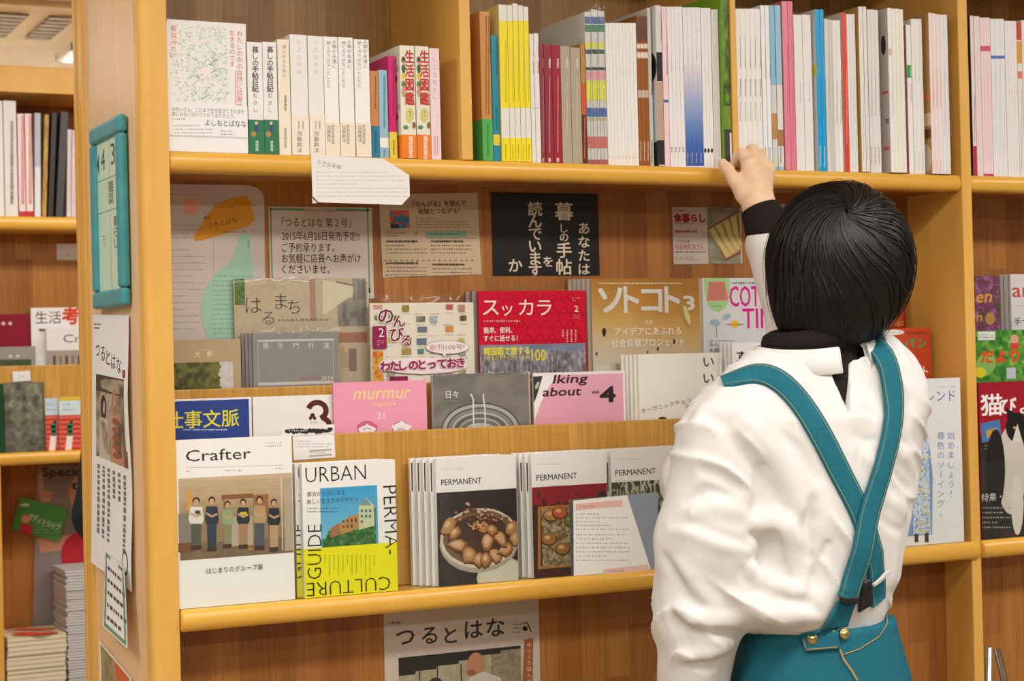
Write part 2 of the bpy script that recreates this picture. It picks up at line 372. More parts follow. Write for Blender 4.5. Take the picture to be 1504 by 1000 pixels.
# ------------------------------------------------------------------ spine-out books
ORD = 'leftmost second third fourth fifth sixth seventh eighth ninth tenth'.split()
NUM = 'zero one two three four five six seven eight nine ten'.split()
def ordinal(i, n, desc):
    if n == 1: return desc
    if n == 2: return ('left' if i == 0 else 'right')+' one of two '+desc
    if i == n-1: return 'rightmost of '+NUM[n]+' '+desc
    return ('leftmost of ' if i == 0 else ORD[i]+' from left of ')+NUM[n]+' '+desc
def spine(name, label, cat, group, x0, x1, yt, col, dY=0., depth=.17, art=None, side=None, side_art=None, obi=None, pages='efe9dc', ym=125, mat='gloss', z0=None, obi_art=None):
    Y = D+.014+dY; z0 = ZT+.0006 if z0 is None else z0
    a, b = un(x0, ym, Y=Y).x+.0002, un(x1, ym, Y=Y).x-.0002; H = un((x0+x1)/2, yt, Y=Y).z-z0; xc = (a+b)/2; w = (b-a)/2
    m = MB(); t = min(.0006, w*.25); yb = depth/2
    m.box(-w, w, -yb, -yb+.0008, 0, H, col)
    m.box(-w, -w+t, -yb+.0008, yb, 0, H, side or col); m.box(w-t, w, -yb+.0008, yb, 0, H, side or col)
    m.box(-w+t, w-t, -yb+.0008, yb-.001, .0008, H-.0012, pages)
    fn = lambda px, py: (un(px, py, Y=Y).x-xc, un(px, py, Y=Y).z-z0)
    A = Art(m, fn, lambda x, z, d: (x, -yb-d, z), (-w, w, 0, H))
    if art: art(A, x0, x1)
    if side_art:       # the visible left board; drawn in (depth 0..1 from the spine, height 0..1)
        S = Art(m, lambda u, v: (u, v), lambda u, v, d: (-w-d, -yb+u*depth, v*H), (0, 1, 0, 1)); side_art(S)
    o = m.build(name, mat); o.location = (xc, Y+depth/2, z0); tag(o, label, cat, group)
    if obi:
        y0, oc = obi; zt = un((x0+x1)/2, y0, Y=Y).z-z0; q = MB(); e = .0004
        q.box(-w-e*.4, w+e*.4, -yb-.0014, -yb-.0004, .0005, zt, oc)
        q.box(-w-e*.4, -w, -yb-.0004, yb, .0005, zt, oc)
        if obi_art: obi_art(Art(q, fn, lambda x, z, d: (x, -yb-.0014-d, z), (-w, w, 0, zt)), x0, x1)
        q.build('paper_band', 'gloss', o)
    return o
def run(desc, group, pairs, tops, col, cat='magazine', name='magazine', **kw):
    n = len(pairs); out = []
    for i, (x0, x1) in enumerate(pairs):
        c = col[i] if isinstance(col, list) else col
        k = {a: (v[i] if isinstance(v, list) else v) for a, v in kw.items()}
        out.append(spine(name, ordinal(i, n, desc), cat, group if n > 1 else None, x0, x1, tops[i] if isinstance(tops, list) else tops, c, **k))
    return out
def even(a, b, n): return [(a+(b-a)*i/n, a+(b-a)*(i+1)/n) for i in range(n)]
def tiny(y0, y1, col, cols=1, h=.4):
    def f(A, x0, x1):
        xm = (x0+x1)/2+2; ww = (x1-x0)*.5; A.scrib(xm-ww/2, y0, xm+ww/2, y1, cols, col, h, .35, vertical=True, full=1)
    return f
def vt(t, y, size, col, pitch=None, bold=0., dx=0, extra=None, hs=1.):
    def f(A, x0, x1):
        A.vtext(t, (x0+x1)/2+dx, y, size, col, pitch, bold, hs)
        if extra: extra(A, x0, x1)
    return f
def both(*fs):
    def f(A, x0, x1):
        for g in fs: g(A, x0, x1)
    return f
def band(y0, y1, col):
    return lambda A, x0, x1: A.rect(x0-6, y0, x1+8, y1, col)
BK = dict(cat='book', name='paperback_book')
# bay 1
fig = lambda A, x0, x1: (A.ell((x0+x1)/2+1, 181, 2.2, 2.6, 'd9c3a0'), A.rect((x0+x1)/2-1.5, 184, (x0+x1)/2+4, 193, '3c4a78'), A.ell((x0+x1)/2-3, 197, 3.6, 4.4, 'b98a4e'), tiny(207, 222, 'cfe0d0')(A, x0, x1))
run('white spined novels with green bands', 'white novels with green bands', [(364, 386), (386.5, 407)], [62, 62], 'f2eee8', obi=(176, '2e7a50'), depth=.13, obi_art=fig,
    art=both(vt('暮しの手帖日記', 68, 10.2, '2a2522', 9.6, .025), vt('むさし', 137, 7, '777070', 10.5)), **BK)
run('slim cream paperback spine right of the green banded novels', None, [(408.5, 426)], 58, 'f3e8d2', depth=.12, art=both(vt('僕の好きな街の', 66, 6.2, '8a8070', 7), tiny(140, 163, '6a6258'), tiny(188, 218, '9a9284')), **BK)
run('thick white hardback spines with pale print', 'thick white hardbacks', [(427, 452), (453, 475.5)], [51, 53], 'f0ece6', obi=(168, 'f2e8d6'), depth=.13,
    art=vt('小さな天体', 58, 8, 'b9c4bd', 11), obi_art=both(vt('加藤典洋', 192, 8, '4a443e', 8.4, extra=None), tiny(178, 190, 'a59a88', 2)), **BK)
def jin(A, x0, x1):
    xm = (x0+x1)/2; A.vtext('人類が永遠に', xm+4.5, 58, 6.6, '4c4844', 7.2); A.vtext('続くのではないとしたら', xm-4, 60, 6.2, '5c5854', 6.3)
run('white hardbacks with two columns of grey title print', 'white hardbacks with beige bands', [(476.2, 497), (498, 519.5), (521, 543)], [54, 55, 58], 'f6f3ee', obi=(180, 'f3e6cf'), depth=.13, art=jin,
    obi_art=both(vt('加藤典洋', 184, 6.4, '5a524a', 6.4, dx=-4), tiny(184, 212, 'a09684')), **BK)
run('small orange pocket paperback with blue band', None, [(543.6, 555.5)], 104, 'd08a46', obi=(185, '2f7c9c'), depth=.105, dY=.011, art=tiny(112, 160, '7a4a1e'), obi_art=tiny(192, 224, '1d4f68'), **BK)
run('small pale blue pocket paperback with white sticker', None, [(556, 569)], 103, '9cc3d6', depth=.105, dY=.011, art=both(tiny(110, 188, '3f6d92'), band(202, 217, 'f4f4ee'), tiny(219, 230, '3f6d92')), **BK)
run('thin magenta paperback spine with yellow band', None, [(570.5, 581)], 82, 'd81b72', obi=(194, 'e8d84a'), depth=.12, dY=.008, art=tiny(88, 170, '8e0f48'), obi_art=tiny(206, 228, '4a4420'), **BK)
def seik(A, x0, x1):
    xm = (x0+x1)/2+3
    for i, (dy, c) in enumerate(((88, '5b4a36'), (100, '3e6c3e'), (112, 'e6c23a'), (124, '4f8f4a'), (135, 'd7908e'))):
        A.ell(x0+4.5, dy, 3, 5, c, keep=True); A.ell(x0+5, dy+5, 2.2, 3, ('c8a470', '2f5c3c', 'f0d860', 'd88', 'b0c060')[i] if i != 3 else 'dd8888', keep=True)
    A.n += 1
    for i, ch in enumerate('生活図鑑'):
        A.text(ch, xm, 91+i*20.5, 20, 'c8322a', bold=.05, anchor='c', hs=.72, keep=True)
    A.n += 1; A.ell(xm, 169, 6, 11, 'd9cf7a'); A.vtext('モノ', xm, 162, 5, '4a3a1a'); A.ell(xm-6, 187, 4, 3, '4f9a4a', keep=True); A.ell(xm+6, 184, 2.5, 5, '8a6b3e')
obart = vt('福音館書店', 200, 7, 'fbeee0', 6.8, .03, dx=4)
run('thick household reference books with big red title characters', 'thick books with red title characters', [(588, 609.5), (610.5, 630.5)], [67, 68], 'ece6d2', obi=(198, 'ee8420'), depth=.15, dY=[-.004, 0], side='e2dcc8', art=seik, obi_art=obart,
    side_art=[lambda S: [S.ell(.06+.05*((i*7) % 4), .12+.085*i, .035, .03, ('c9a0b0', '5a8a50', 'd8b050', 'b0584a')[i % 4], keep=True) for i in range(10)], None], **BK)
run('pale pink paperback at the right end beside the divider', None, [(631.5, 646)], 71, 'f3d8d8', depth=.12, art=both(vt('しごとわたし', 84, 7, '9a8c96', 11), tiny(200, 228, 'c06a78', 2)), **BK)
# bay 2
run('tall tan paperback with green band beside the divider', None, [(706.5, 721.5)], 17, 'cf8f4c', obi=(175, '58b05a'), depth=.15, art=tiny(24, 168, '6b4317', 2, .5), obi_art=tiny(182, 230, '2f7a3a'), **BK)
run('teal spine with one yellow block near its foot', None, [(722.5, 732.5)], 52, '2b8ba0', depth=.15, art=both(tiny(58, 110, '134e5c'), tiny(158, 190, '134e5c'), band(197, 214, 'e2cf30')), **BK)
def yel(A, x0, x1):
    A.rect(x0-6, 30, x1+8, 159, 'f4e01c'); A.rect(x0-6, 202, x1+8, 240, 'f4e01c'); tiny(60, 150, 'c4b022')(A, x0, x1); tiny(212, 234, 'a89818')(A, x0, x1)
run('tall yellow spines with grey white stripes', 'yellow spined magazines', [(735, 747), (747.4, 755), (755.4, 763.3), (763.7, 770.8), (771.2, 778.5)], [7, 8, 5.5, 8, 10], 'e6e4d8', depth=.17, art=yel,
    dY=-.004, side='eee28a')
run('thin white spines with red marks beside the yellow ones', 'thin white spines with red marks', [(779, 785), (785.4, 792.5)], [50, 49], 'ece6de', art=both(tiny(62, 84, 'b4483a'), tiny(90, 108, 'd8492a', 1, .7), band(158, 160, 'c8b8a8')))
run('dark red spines with white print', 'dark red spines', [(793, 799), (799.6, 811), (811.4, 823.5)], [65, 65, 66], ['8e3a40', '962c3a', 'a02530'], depth=.15, art=both(tiny(86, 100, 'e8d8d0', 1, .5), tiny(112, 224, 'd0a09c', 1, .25), tiny(232, 238, 'e8d8d0', 1, .6)))
run('beige grey spines right of the dark red ones', 'beige grey spines', [(824, 838), (838.5, 853)], [68, 70], 'b3a48c', depth=.15, art=both(tiny(86, 100, 'ded4c4', 1, .5), tiny(112, 200, 'cbbfab', 1, .25)))
run('thin orange and black patterned spine', None, [(853.6, 860)], 64, 'b98a4a', depth=.15, art=both(band(122, 168, 'd8552a'), band(168, 240, '5a2418'), tiny(172, 234, 'e07a4a', 1, .6)))
def colr(A, x0, x1):
    for y0, y1, c in ((24, 36, '5a6ea0'), (36, 48, '4c8a68'), (62, 72, 'e8e25a'), (72, 80, '3a4a3a'), (98, 104, '43503e'), (104, 118, 'e9a9a9'), (118, 148, 'e6e24c'), (158, 172, '4a6cae'), (172, 178, 'c8c0a0'), (200, 218, 'd8746a'), (234, 242, 'b85a58')): A.rect(x0-6, y0, x1+8, y1, c)
    tiny(40, 240, '888888', 1, .2)(A, x0, x1)
wr = run('colourful striped spines in crinkled clear wrap', 'wrapped colourful spines', [(861, 870), (870.4, 880), (880.4, 890)], [18, 14, 16], 'dcd9d2', depth=.16, dY=[.002, .002, .002], art=colr)
run('thin plain white spines with faint grey print', 'thin plain white spines', even(890.6, 936, 9), 34, 'f1ede4', dY=.008, art=both(tiny(48, 74, 'aaa49a'), tiny(76, 108, '8a847c', 1, .3), tiny(228, 233, 'd88')))
run('glossy brown spines with a pale stripe', 'glossy brown spines', even(936.6, 952.5, 3), 23, '9a5a24', dY=.008, art=both(band(24, 62, '6a4628'), tiny(30, 60, 'e0c8a8'), band(64, 72, 'e8d8c0'), band(76, 86, 'e8d8c0'), band(132, 144, 'c9b49a'), tiny(208, 236, 'f0e0d0')))
def photoside(S):
    S.rect(0, .0, .4, 1, 'd5d2cc'); S.rect(0, .0, .3, .16, '2b2b2c'); S.poly([(0, .16), (.3, .12), (.3, .45), (.02, .5)], 'c8d0d6'); S.poly([(.05, .5), (.22, .24), (.3, .3), (.3, .62), (.1, .62)], 'cfa074'); S.ell(.14, .62, .14, .1, '1d1a1a')
run('tall white magazine whose cover shows a dark haired model', None, [(965, 973.5)], 8, 'd8d6d2', dY=-.004, depth=.17, side='d4d2ce', side_art=photoside,
    art=both(band(76, 120, '262324'), band(120, 205, 'c3a080'), band(205, 242, '2a2c2e'), tiny(20, 60, '6a6a6a')))
run('grey and dark lettered spine behind the model cover', None, [(953, 958)], 12, 'cfcbc4', dY=.006, art=both(tiny(30, 140, '55504c', 1, .7), tiny(206, 240, '44403c', 1, .7)))
run('thin pale pink spine with red print', None, [(974, 981.5)], 10, 'f6d2d6', art=both(tiny(20, 110, 'd8566a', 1, .5), band(146, 151, '3a78a8')))
run('slim white spines with grey print beside the pink one', 'slim white spines beside the pink one', even(982, 1004.5, 4), 10, 'eeeae6', art=both(tiny(22, 64, '9c98a0'), tiny(72, 104, '8d8990', 1, .5), tiny(216, 224, '5c5860', 1, .6)))
def blu(A, x0, x1):
    A.photo(x0-3, 92, x1+6, 244, lambda x, y: ramp((y-92)/152, 'e6e0e0', 'c9c6d4', '9aaad0', '6d8ac4', '3c64b0', '2b4f9c'), 1, 40)
    tiny(24, 40, '5a5660', 1, .5)(A, x0, x1); tiny(60, 90, '8a8690', 1, .3)(A, x0, x1); tiny(224, 240, 'd8e0f0', 1, .3)(A, x0, x1)
run('white spines fading to deep blue at the foot', 'blue fading spines', even(1005, 1031, 4), 11, 'ebe7e4', art=blu)
run('thin white spines with black blots near the foot', 'thin white spines with black blots', even(1031.5, 1046, 3), 12, 'edeae6', art=both(tiny(22, 104, '9a969a', 1, .45), lambda A, x0, x1: A.ell((x0+x1)/2+2, 221, 1.6, 3.4, '222022')))
run('greyish spines with red marks before the green magazine', 'greyish spines with red marks', even(1046.6, 1056.8, 3), 14, 'd9d4cc', art=both(tiny(26, 118, '86807c', 1, .5), tiny(122, 136, 'b85050', 1, .5)))
def grn(A, x0, x1):
    A.photo(x0-2, -12, x1+6, 246, lambda x, y: np.where(((y > 155) & (y < 190))[..., None], mixc('5f7d22', '86a030', fbm(x/5, y/9, 3)), np.where((y >= 190)[..., None], mixc('2e2a2c', '55484e', fbm(x/6, y/6, 5)), ramp(fbm(x/6+2, y/16, 9), '1e2a14', '3a4a1c', '6f9426', '8ab32c'))), 6, 60)
    tiny(20, 110, 'e8e8dc', 1, .3)(A, x0+8, x1); A.rect(x1-1, 195, x1+3, 240, 'e8e4e0')
run('thick leafy green magazine touching the divider, tallest here', None, [(1060.8, 1072.6)], -10, '5f8a24', dY=-.006, depth=.17, side='7fae2a', art=grn)
# bay 3
run('white spines with rows of grey print right of the divider', 'white spines beside the divider', even(1082, 1118.5, 5), 13, 'f0ede6', art=both(tiny(24, 44, 'b0aca6'), tiny(54, 100, '9a968e', 1, .5), tiny(116, 142, '8f8b85', 1, .5), tiny(150, 178, 'b4b0a8', 1, .4)))
run('white and sky blue spines', 'white and sky blue spines', [(1119.5, 1125.5), (1126, 1132), (1132.5, 1140), (1140.6, 1149)], 8, ['eef0f0', 'f0f0ee', '8fc0d8', '9cc8dc'],
    art=[both(tiny(30, 116, '7a8088', 1, .3), tiny(216, 240, '5a5a60', 1, .4)), both(tiny(30, 116, '7a8088', 1, .3), tiny(216, 240, '5a5a60', 1, .4)),
         both(band(124, 245, 'd9d4cc'), band(166, 205, 'c08a4c'), tiny(30, 116, '4a6a88', 1, .3)), both(band(124, 245, 'e4e0d8'), band(190, 215, 'b07a44'), tiny(216, 240, '5a5a60', 1, .4))])
run('tall rose pink spines', 'rose pink spines', [(1151, 1159), (1159.4, 1166.8)], 2, ['e88a9c', 'e67f96'], dY=-.002, side='d98070', art=tiny(70, 225, 'c85a78', 1, .3))
run('plain white thicker spines right of the pink pair', 'plain white thicker spines', [(1167.4, 1180), (1180.5, 1193)], 22, 'edeae4', dY=.005, art=tiny(120, 150, 'b8b4ac', 1, .2))
run('bright cyan spines', 'bright cyan spines', [(1199.5, 1205.6), (1206, 1212)], 14, ['13a2dc', '1a9fd8'], dY=-.002, side='d8d4cc', side_art=[lambda S: S.rect(.0, .6, .2, .66, 'e0d030'), None], art=both(tiny(26, 110, 'a8e0f4', 1, .3), tiny(214, 246, 'c8ecf8', 1, .4)))
run('whitish spines with small dark letters left of the red one', 'whitish spines left of the red one', even(1212.6, 1236, 4), [28, 29, 30, 30], ['dcd8d0', 'd2cec6', 'ece8e2', 'efebe4'], dY=.0005, art=[tiny(60, 200, 'b0aca6', 1, .5), tiny(60, 200, 'b8b4ac', 1, .5), both(tiny(40, 78, '4c4848', 1, .5), tiny(118, 184, '77736e', 1, .3)), both(tiny(40, 78, '4c4848', 1, .5), tiny(118, 184, '77736e', 1, .3))])
run('bright red spine with white print', None, [(1238.5, 1245)], 19, 'e0402c', side='cfc8c0', dY=-.002, art=both(tiny(34, 76, 'f8d8d0', 1, .5), tiny(96, 210, 'f0a090', 1, .4)))
run('thin white spines right of the red one', 'thin white spines right of the red one', even(1245.5, 1258, 3), 21, 'ece7e0', dY=-.001, art=both(tiny(30, 60, 'd8a8a8', 1, .4), tiny(110, 220, 'b0aca6', 1, .25)))
run('white spines with pink print and a tan cover', 'white spines with pink print', [(1263.5, 1269.5), (1270, 1275)], 10, 'eae5de', side='b58e4a', dY=-.008, art=both(tiny(22, 60, 'd8908c', 1, .5), tiny(70, 108, 'e0b0ac', 1, .4), tiny(120, 236, 'b8b4ac', 1, .3)))
run('grey white spines with faint pencil grey print', 'grey white spines', even(1275.6, 1292, 3), [14, 14, 15], 'e6e2dc', art=both(tiny(24, 60, 'd0a8a4', 1, .4), tiny(100, 170, 'a8a49c', 1, .45), tiny(216, 240, '8c8880', 1, .5)))
run('white spines with one small pink mark near the top', 'white spines with small pink mark', even(1306, 1329, 4), [12, 13, 13, 14], ['f0ece4', 'efeadf', 'f0ead8', 'eee9e2'], dY=-.012, side='c9bcb6', side_art=[lambda S: [S.rect(.02, .48, .12, .5, 'd86a78', True), S.rect(.02, .14, .12, .16, 'd86a78', True), S.ell(.08, .78, .04, .06, '3a3432', keep=True), S.rect(.02, .3, .08, .33, '8a8480', True)], None, None, None],
    art=[both(tiny(62, 68, '5a3438', 1, .8), band(71, 82, 'eab0bc'), tiny(92, 170, 'b8b4ac', 1, .3)), tiny(60, 200, 'ccc6bc', 1, .2), tiny(60, 200, 'ccc6bc', 1, .2), tiny(60, 200, 'ccc6bc', 1, .2)])
run('white spine with a green square', None, [(1332.5, 1339.5)], 37, 'f0ece6', dY=0, side='d88a80', art=both(band(95, 115, '2f9c48'), tiny(98, 112, 'e8f4e8', 1, .4), tiny(122, 150, '8f8b85', 1, .3)))
run('thin white spines right of the green square', 'thin white spines right of green square', even(1340, 1356, 3), 28, 'eeebe4', art=both(tiny(90, 120, 'aaa69e', 1, .3), tiny(222, 250, 'b8b4ac', 1, .4)))
def tanside(S):
    S.rect(0, 0, .3, 1, 'b98a52'); S.rect(0, .3, .3, .38, 'e0c8a4', True); S.rect(0, .22, .3, .28, '7a4a24', True); S.ell(.1, .1, .09, .09, 'd8c8b0'); S.rect(.0, .46, .2, .5, 'd87a4a')
run('pinkish white spines with dotted print', 'pinkish white spines', even(1366, 1393.5, 5), [19, 20, 21, 22, 22], ['f0dcd8', 'f0dcd8', 'f0e0dc', 'e8e4e2', 'e6e2e2'], dY=-.012, side='b98a52', side_art=[tanside]+[None]*4,
    art=[both(tiny(28, 50, 'e08a90', 1, .6), tiny(58, 62, 'e08a90'), tiny(100, 158, 'e8a890', 1, .6), tiny(236, 252, 'e8a8a8', 1, .5))]*3+[both(tiny(30, 60, '7c7880', 1, .5), tiny(80, 200, 'b8b4b8', 1, .3))]*2)
run('white and crimson spines against the far divider', 'white and crimson spines', [(1396, 1401.5), (1401.7, 1404.6)], 22, 'ecdcda', dY=.014, side='3a4038', art=both(tiny(30, 76, 'd8707c', 1, .6), tiny(104, 112, 'e08a90'), tiny(160, 208, '8a5a60', 1, .4), band(212, 258, 'c02a48'), tiny(218, 250, 'f0d0d4', 1, .3)))
# bay 4
run('white and crimson spine just right of the far divider', None, [(1427, 1432)], 23, 'ecd8d4', side='3a4038', art=both(tiny(32, 76, 'd8707c', 1, .6), tiny(140, 208, '8a5a60', 1, .4), band(214, 260, 'c02a48')))
run('pale spines with grey and pink print', 'pale spines with grey and pink print', even(1432.6, 1441, 2), 24, 'ecdcda', art=both(tiny(30, 60, 'e0a0a0', 1, .5), tiny(66, 120, '9a9498', 1, .5), tiny(130, 240, 'e8c8c8', 1, .4)))
run('pink and white spines with red blocks', 'pink and white spines with red blocks', even(1441.5, 1456, 3), 26, 'f2d8d8', art=both(tiny(32, 52, 'c05a68', 1, .5), band(67, 76, 'd84a64'), tiny(90, 240, 'e8b4b4', 1, .4), band(255, 260, 'c83a50')))
run('white spines crossed by a blue stripe', 'white spines crossed by a blue stripe', even(1456.5, 1477, 3), 28, 'eae8e8', art=both(tiny(36, 72, '9a9aa0', 1, .3), band(81, 87, '4a74c0'), tiny(96, 230, 'b0b0b4', 1, .2)))
run('white spines with a red zigzag mark', 'white spines with a red zigzag', even(1477.6, 1494.5, 4), 31, 'f0eae6', art=both(tiny(42, 100, 'e0b8a8', 1, .4), lambda A, x0, x1: A.poly([(x0+3, 128), (x1+2, 136), (x0+3, 144), (x0+4, 136)], 'd84860'), tiny(150, 250, 'd8d0cc', 1, .2)))
run('white spine with red and orange head at the frame edge', None, [(1495, 1502)], 32, 'e9e4de', art=both(band(30, 60, 'c83a2a'), band(60, 94, 'e0a030'), band(104, 116, 'e88070'), tiny(130, 250, 'a8a4a0', 1, .3)))
run('white spines cut by the right frame edge', 'white spines cut by the frame edge', even(1502.5, 1530, 4), 30, 'eae6e0')
# crinkled wrap round the three colourful spines
for o in wr:
    w = o.dimensions.x/2; H = o.dimensions.z; rr = random.Random(int(o.location.x*9999)); q = MB(); V = []; n = 12; ny = 16
    for j in range(ny+1):
        for i in range(n+1):
            t = i/n; x = -w*1.02+2*w*1.02*t; z = H*(j/ny)*1.03; V.append((x+rr.uniform(-.0006, .0006), -.08-.0016-rr.uniform(0, .0022)*(1 if j < 8 else .5), z))
    q.add(V, [(j*(n+1)+i, j*(n+1)+i+1, (j+1)*(n+1)+i+1, (j+1)*(n+1)+i) for j in range(ny) for i in range(n)], 'ffffff')
    q.build('clear_wrap', 'wrap', o, fix=False)
# ------------------------------------------------------------------ face-out magazines and books
def face(name, label, cat, tl, tr, Y, zb, art, T=.005, col='f2efe9', mat='gloss', group=None, copies=0, dx=-.006, dy=.006, back_art=None, back_label=None, back_group=None, lean=0., page='efeae0', wrap=None, cover_label=None):
    a, b = un(*tl, Y=Y), un(*tr, Y=Y); x0, x1 = a.x, b.x; W = x1-x0; H = (a.z+b.z)/2-zb; xc = (x0+x1)/2
    def make(k, lab, grp, artf):
        r = empty(name, (xc+dx*k, Y+dy*k, zb), lab, cat, grp); r.rotation_euler.x = -lean
        m = MB(); h = W/2; t = .0004
        m.box(-h, h, 0, t, 0, H, col); m.box(-h, h, T-t, T, 0, H, col); m.box(-h, -h+t, t, T-t, 0, H, col)
        fn = lambda px, py: (un(px, py, Y=Y).x-xc, un(px, py, Y=Y).z-zb)
        if artf: artf(Art(m, fn, lambda x, z, d: (x, -d, z), (-h, h, 0, H)))
        c = m.build('cover', mat, r)
        if cover_label: c['label'] = cover_label
        p = MB(); n = max(1, int(T/.0025))
        for i in range(n): p.box(-h+t, h-.0008, t+(T-2*t)*i/n, t+(T-2*t)*(i+.93)/n, .0008, H-.0008, page)
        p.build('page_block', 'matte', r)
        if wrap and k == 0: wrapbag(r, W, H, T, wrap)
        return r
    o = make(0, label, group, art)
    for k in range(1, copies+1):
        make(k, back_label, back_group, back_art)
    return o
def wrapbag(r, W, H, T, over):
    """loose clear bag: a slightly wavy front sheet with a crumpled fin over the top"""
    rr = random.Random(int(W*1e5)); m = MB(); nx, nz = 26, 30; h = W/2+.002; V = []; top = H+over
    for j in range(nz+1):
        for i in range(nx+1):
            x = -h+2*h*i/nx; z = top*j/nz; e = max(0, z-H)/max(over, 1e-6)
            y = -.0022-.0011*math.sin(i*.9+j*.35)*rr.random()+(T*.5+.002)*e+rr.uniform(-.003, .003)*e
            if e > .5: z = H+over*(.6+.4*rr.random())*e
            V.append((x, y, z))
    m.add(V, [(j*(nx+1)+i, j*(nx+1)+i+1, (j+1)*(nx+1)+i+1, (j+1)*(nx+1)+i) for j in range(nz) for i in range(nx)], 'ffffff')
    o = m.build('clear_wrap', 'wrap', r, smooth=True, fix=False); o['label'] = 'crinkled clear wrap'
Z3, Z2, Z1 = ZB+.0006, ZB_R-.0894, ZA_R-.0894
Y3, Y2, Y1 = D+.005, D+.081, D+.124
def human(A, x, y, h, top, bot, hair='2c221c', skin='c99f7c', w=1.):
    """tiny standing figure in a printed photo: head top at (x, y), height h"""
    A.ell(x, y+h*.055, h*.062*w, h*.065, hair); A.ell(x, y+h*.08, h*.044*w, h*.056, skin)
    A.poly([(x-h*.1*w, y+h*.17), (x+h*.1*w, y+h*.17), (x+h*.13*w, y+h*.42), (x+h*.09*w, y+h*.52), (x-h*.09*w, y+h*.52), (x-h*.13*w, y+h*.42)], top)
    A.poly([(x-h*.09*w, y+h*.5), (x+h*.09*w, y+h*.5), (x+h*.08*w, y+h*.94), (x-h*.08*w, y+h*.94)], bot)
    A.stroke([(x-h*.1*w, y+h*.3), (x, y+h*.36), (x+h*.1*w, y+h*.31)], h*.04, skin); A.rect(x-h*.09*w, y+h*.93, x+h*.09*w, y+h, '4a3428')
def crafter(A):
    A.text('Crafter', 273, 678, 24, '2b2523', w=97, bold=.004); A.stroke([(274, 687), (415, 683)], .5, 'aaa49c')
    A.scrib(390, 648, 413, 657, 2, 'a8a29a'); A.scrib(274, 690, 281, 694, 1, '8a847c'); A.scrib(331, 689, 364, 693, 1, '8a847c'); A.scrib(404, 686, 416, 690, 1, '8a847c')
    def room(x, y):
        n = fbm(x/9, y/9, 4); wall = ramp(np.clip((y-703)/60, 0, 1)*.8+n*.25, 'cdb894', 'b79d78', '8f7657'); floor = mixc('6f5a44', '8c7256', n)
        return np.where((y < 790)[..., None], wall, floor)
    A.photo(262, 703, 431, 811, room, 60, 40)
    for i in range(6): A.stroke([(262, 707+i*3.2), (430, 704+i*3)], .5, 'a58a64', keep=True)
    A.n += 1
    A.rect(325, 727, 372, 731, '8a5a34'); A.rect(328, 730, 331, 785, '8a5a34'); A.rect(372, 727, 395, 760, '9c6a44'); A.rect(412, 700, 416, 808, 'd8ccb4'); A.rect(416, 702, 431, 808, 'b6a488')
    A.rect(274, 720, 282, 750, 'd09a50'); A.rect(262, 755, 285, 800, '8a8072'); A.poly([(262, 798), (290, 796), (283, 811), (262, 811)], '7a4f2c'); A.rect(330, 760, 372, 800, 'b8a890')
    for x, y, h, t, b, w in ((288, 731, 76, 'e0dccf', '5c5c48', 1.15), (311, 730, 79, '2f3640', '37414e', 1), (334, 736, 68, '93a578', '8f8a60', 1), (357, 733, 72, '2b3038', 'a9835c', 1.05), (381, 729, 78, 'b99a70', '545864', 1), (402, 733, 76, '2a2c30', 'b89a70', .95)): human(A, x, y, h, t, b, w=w)
    A.rect(352, 752, 362, 756, 'd8b83a'); A.ell(290, 752, 4, 3, '50463c'); A.ell(367, 806, 3, 2.6, 'c07a34')
    A.text('はじまりのグループ展', 303, 842, 9.6, '4c4642', w=84)
face('magazine', 'tall white magazine with group photo and thin serif title, lowest tier far left', 'magazine', (258, 646), (428, 640), Y3, Z3, crafter, T=.004, copies=1, dx=.0015, dy=.0045,
     back_label='second white magazine tucked behind the group photo one', mat='matte')
def urban(A):
    A.text('URBAN', 449, 709, 33, '23211f', w=90, bold=-.012)
    A.rect(470, 717, 556, 806, '5aa6d0')
    def sky(x, y):
        base = ramp((y-717)/90, '3f9fd0', '66b4d8', '8cc4d8'); tree = fbm(x/4, y/4, 11, 4); ln = 781-.42*(x-470)+10*vn(x/7, y*0, 3)
        return np.where((y > ln)[..., None], ramp(tree, '16301c', '2c5630', '4f8044', '88a868'), base)
    A.photo(472, 718, 553, 808, sky, 40, 44)
    A.poly([(527, 752), (527, 742), (537, 730), (549, 742), (550, 772), (527, 778)], 'c9cfa6'); A.poly([(537, 730), (545, 742), (527, 742)], '7d9a9c')
    A.poly([(498, 770), (514, 757), (527, 754), (527, 776), (500, 785)], 'b98f58'); A.poly([(486, 775), (498, 768), (499, 785), (486, 790)], 'a8764a')
    for i in range(7): A.rect(530+(i % 3)*6, 748+(i//3)*8, 533+(i % 3)*6, 752+(i//3)*8, '4c6a6a', True); A.rect(503+(i % 4)*6, 764-(i % 4)*1.2+(i//4)*8, 506+(i % 4)*6, 767+(i//4)*8, '6a4a30', True)
    A.n += 1; A.rect(434, 807, 590, 890, 'ece51a')
    A.text('都会からはじまる', 451, 729, 8, '35424a', w=56); A.text('新しい生き方のデザイン', 451, 740, 8, '35424a', w=76); A.scrib(451, 744, 497, 754, 2, '4a545a')
    A.text('PERMA-', 562, 714, 30, '23211f', w=101, bold=-.012, rot=-math.pi/2+.02)
    A.text('GUIDE', 472, 850, 30, '23211f', w=80, bold=-.012, rot=math.pi/2-.03); A.text('CULTURE', 573, 846, 29, '23211f', w=120, bold=-.012, rot=math.pi)
    A.scrib(474, 815, 553, 845, 12, '7a7820', .2, .8, vertical=True, full=.4)
def urban_back(A): A.rect(430, 807, 600, 890, 'ece51a'); A.text('URBAN', 449, 709, 33, '23211f', w=90, bold=-.012); A.text('GUIDE', 458, 850, 30, '23211f', w=80, bold=-.012, rot=math.pi/2-.03); A.scrib(449, 724, 453, 740, 2, '35424a')
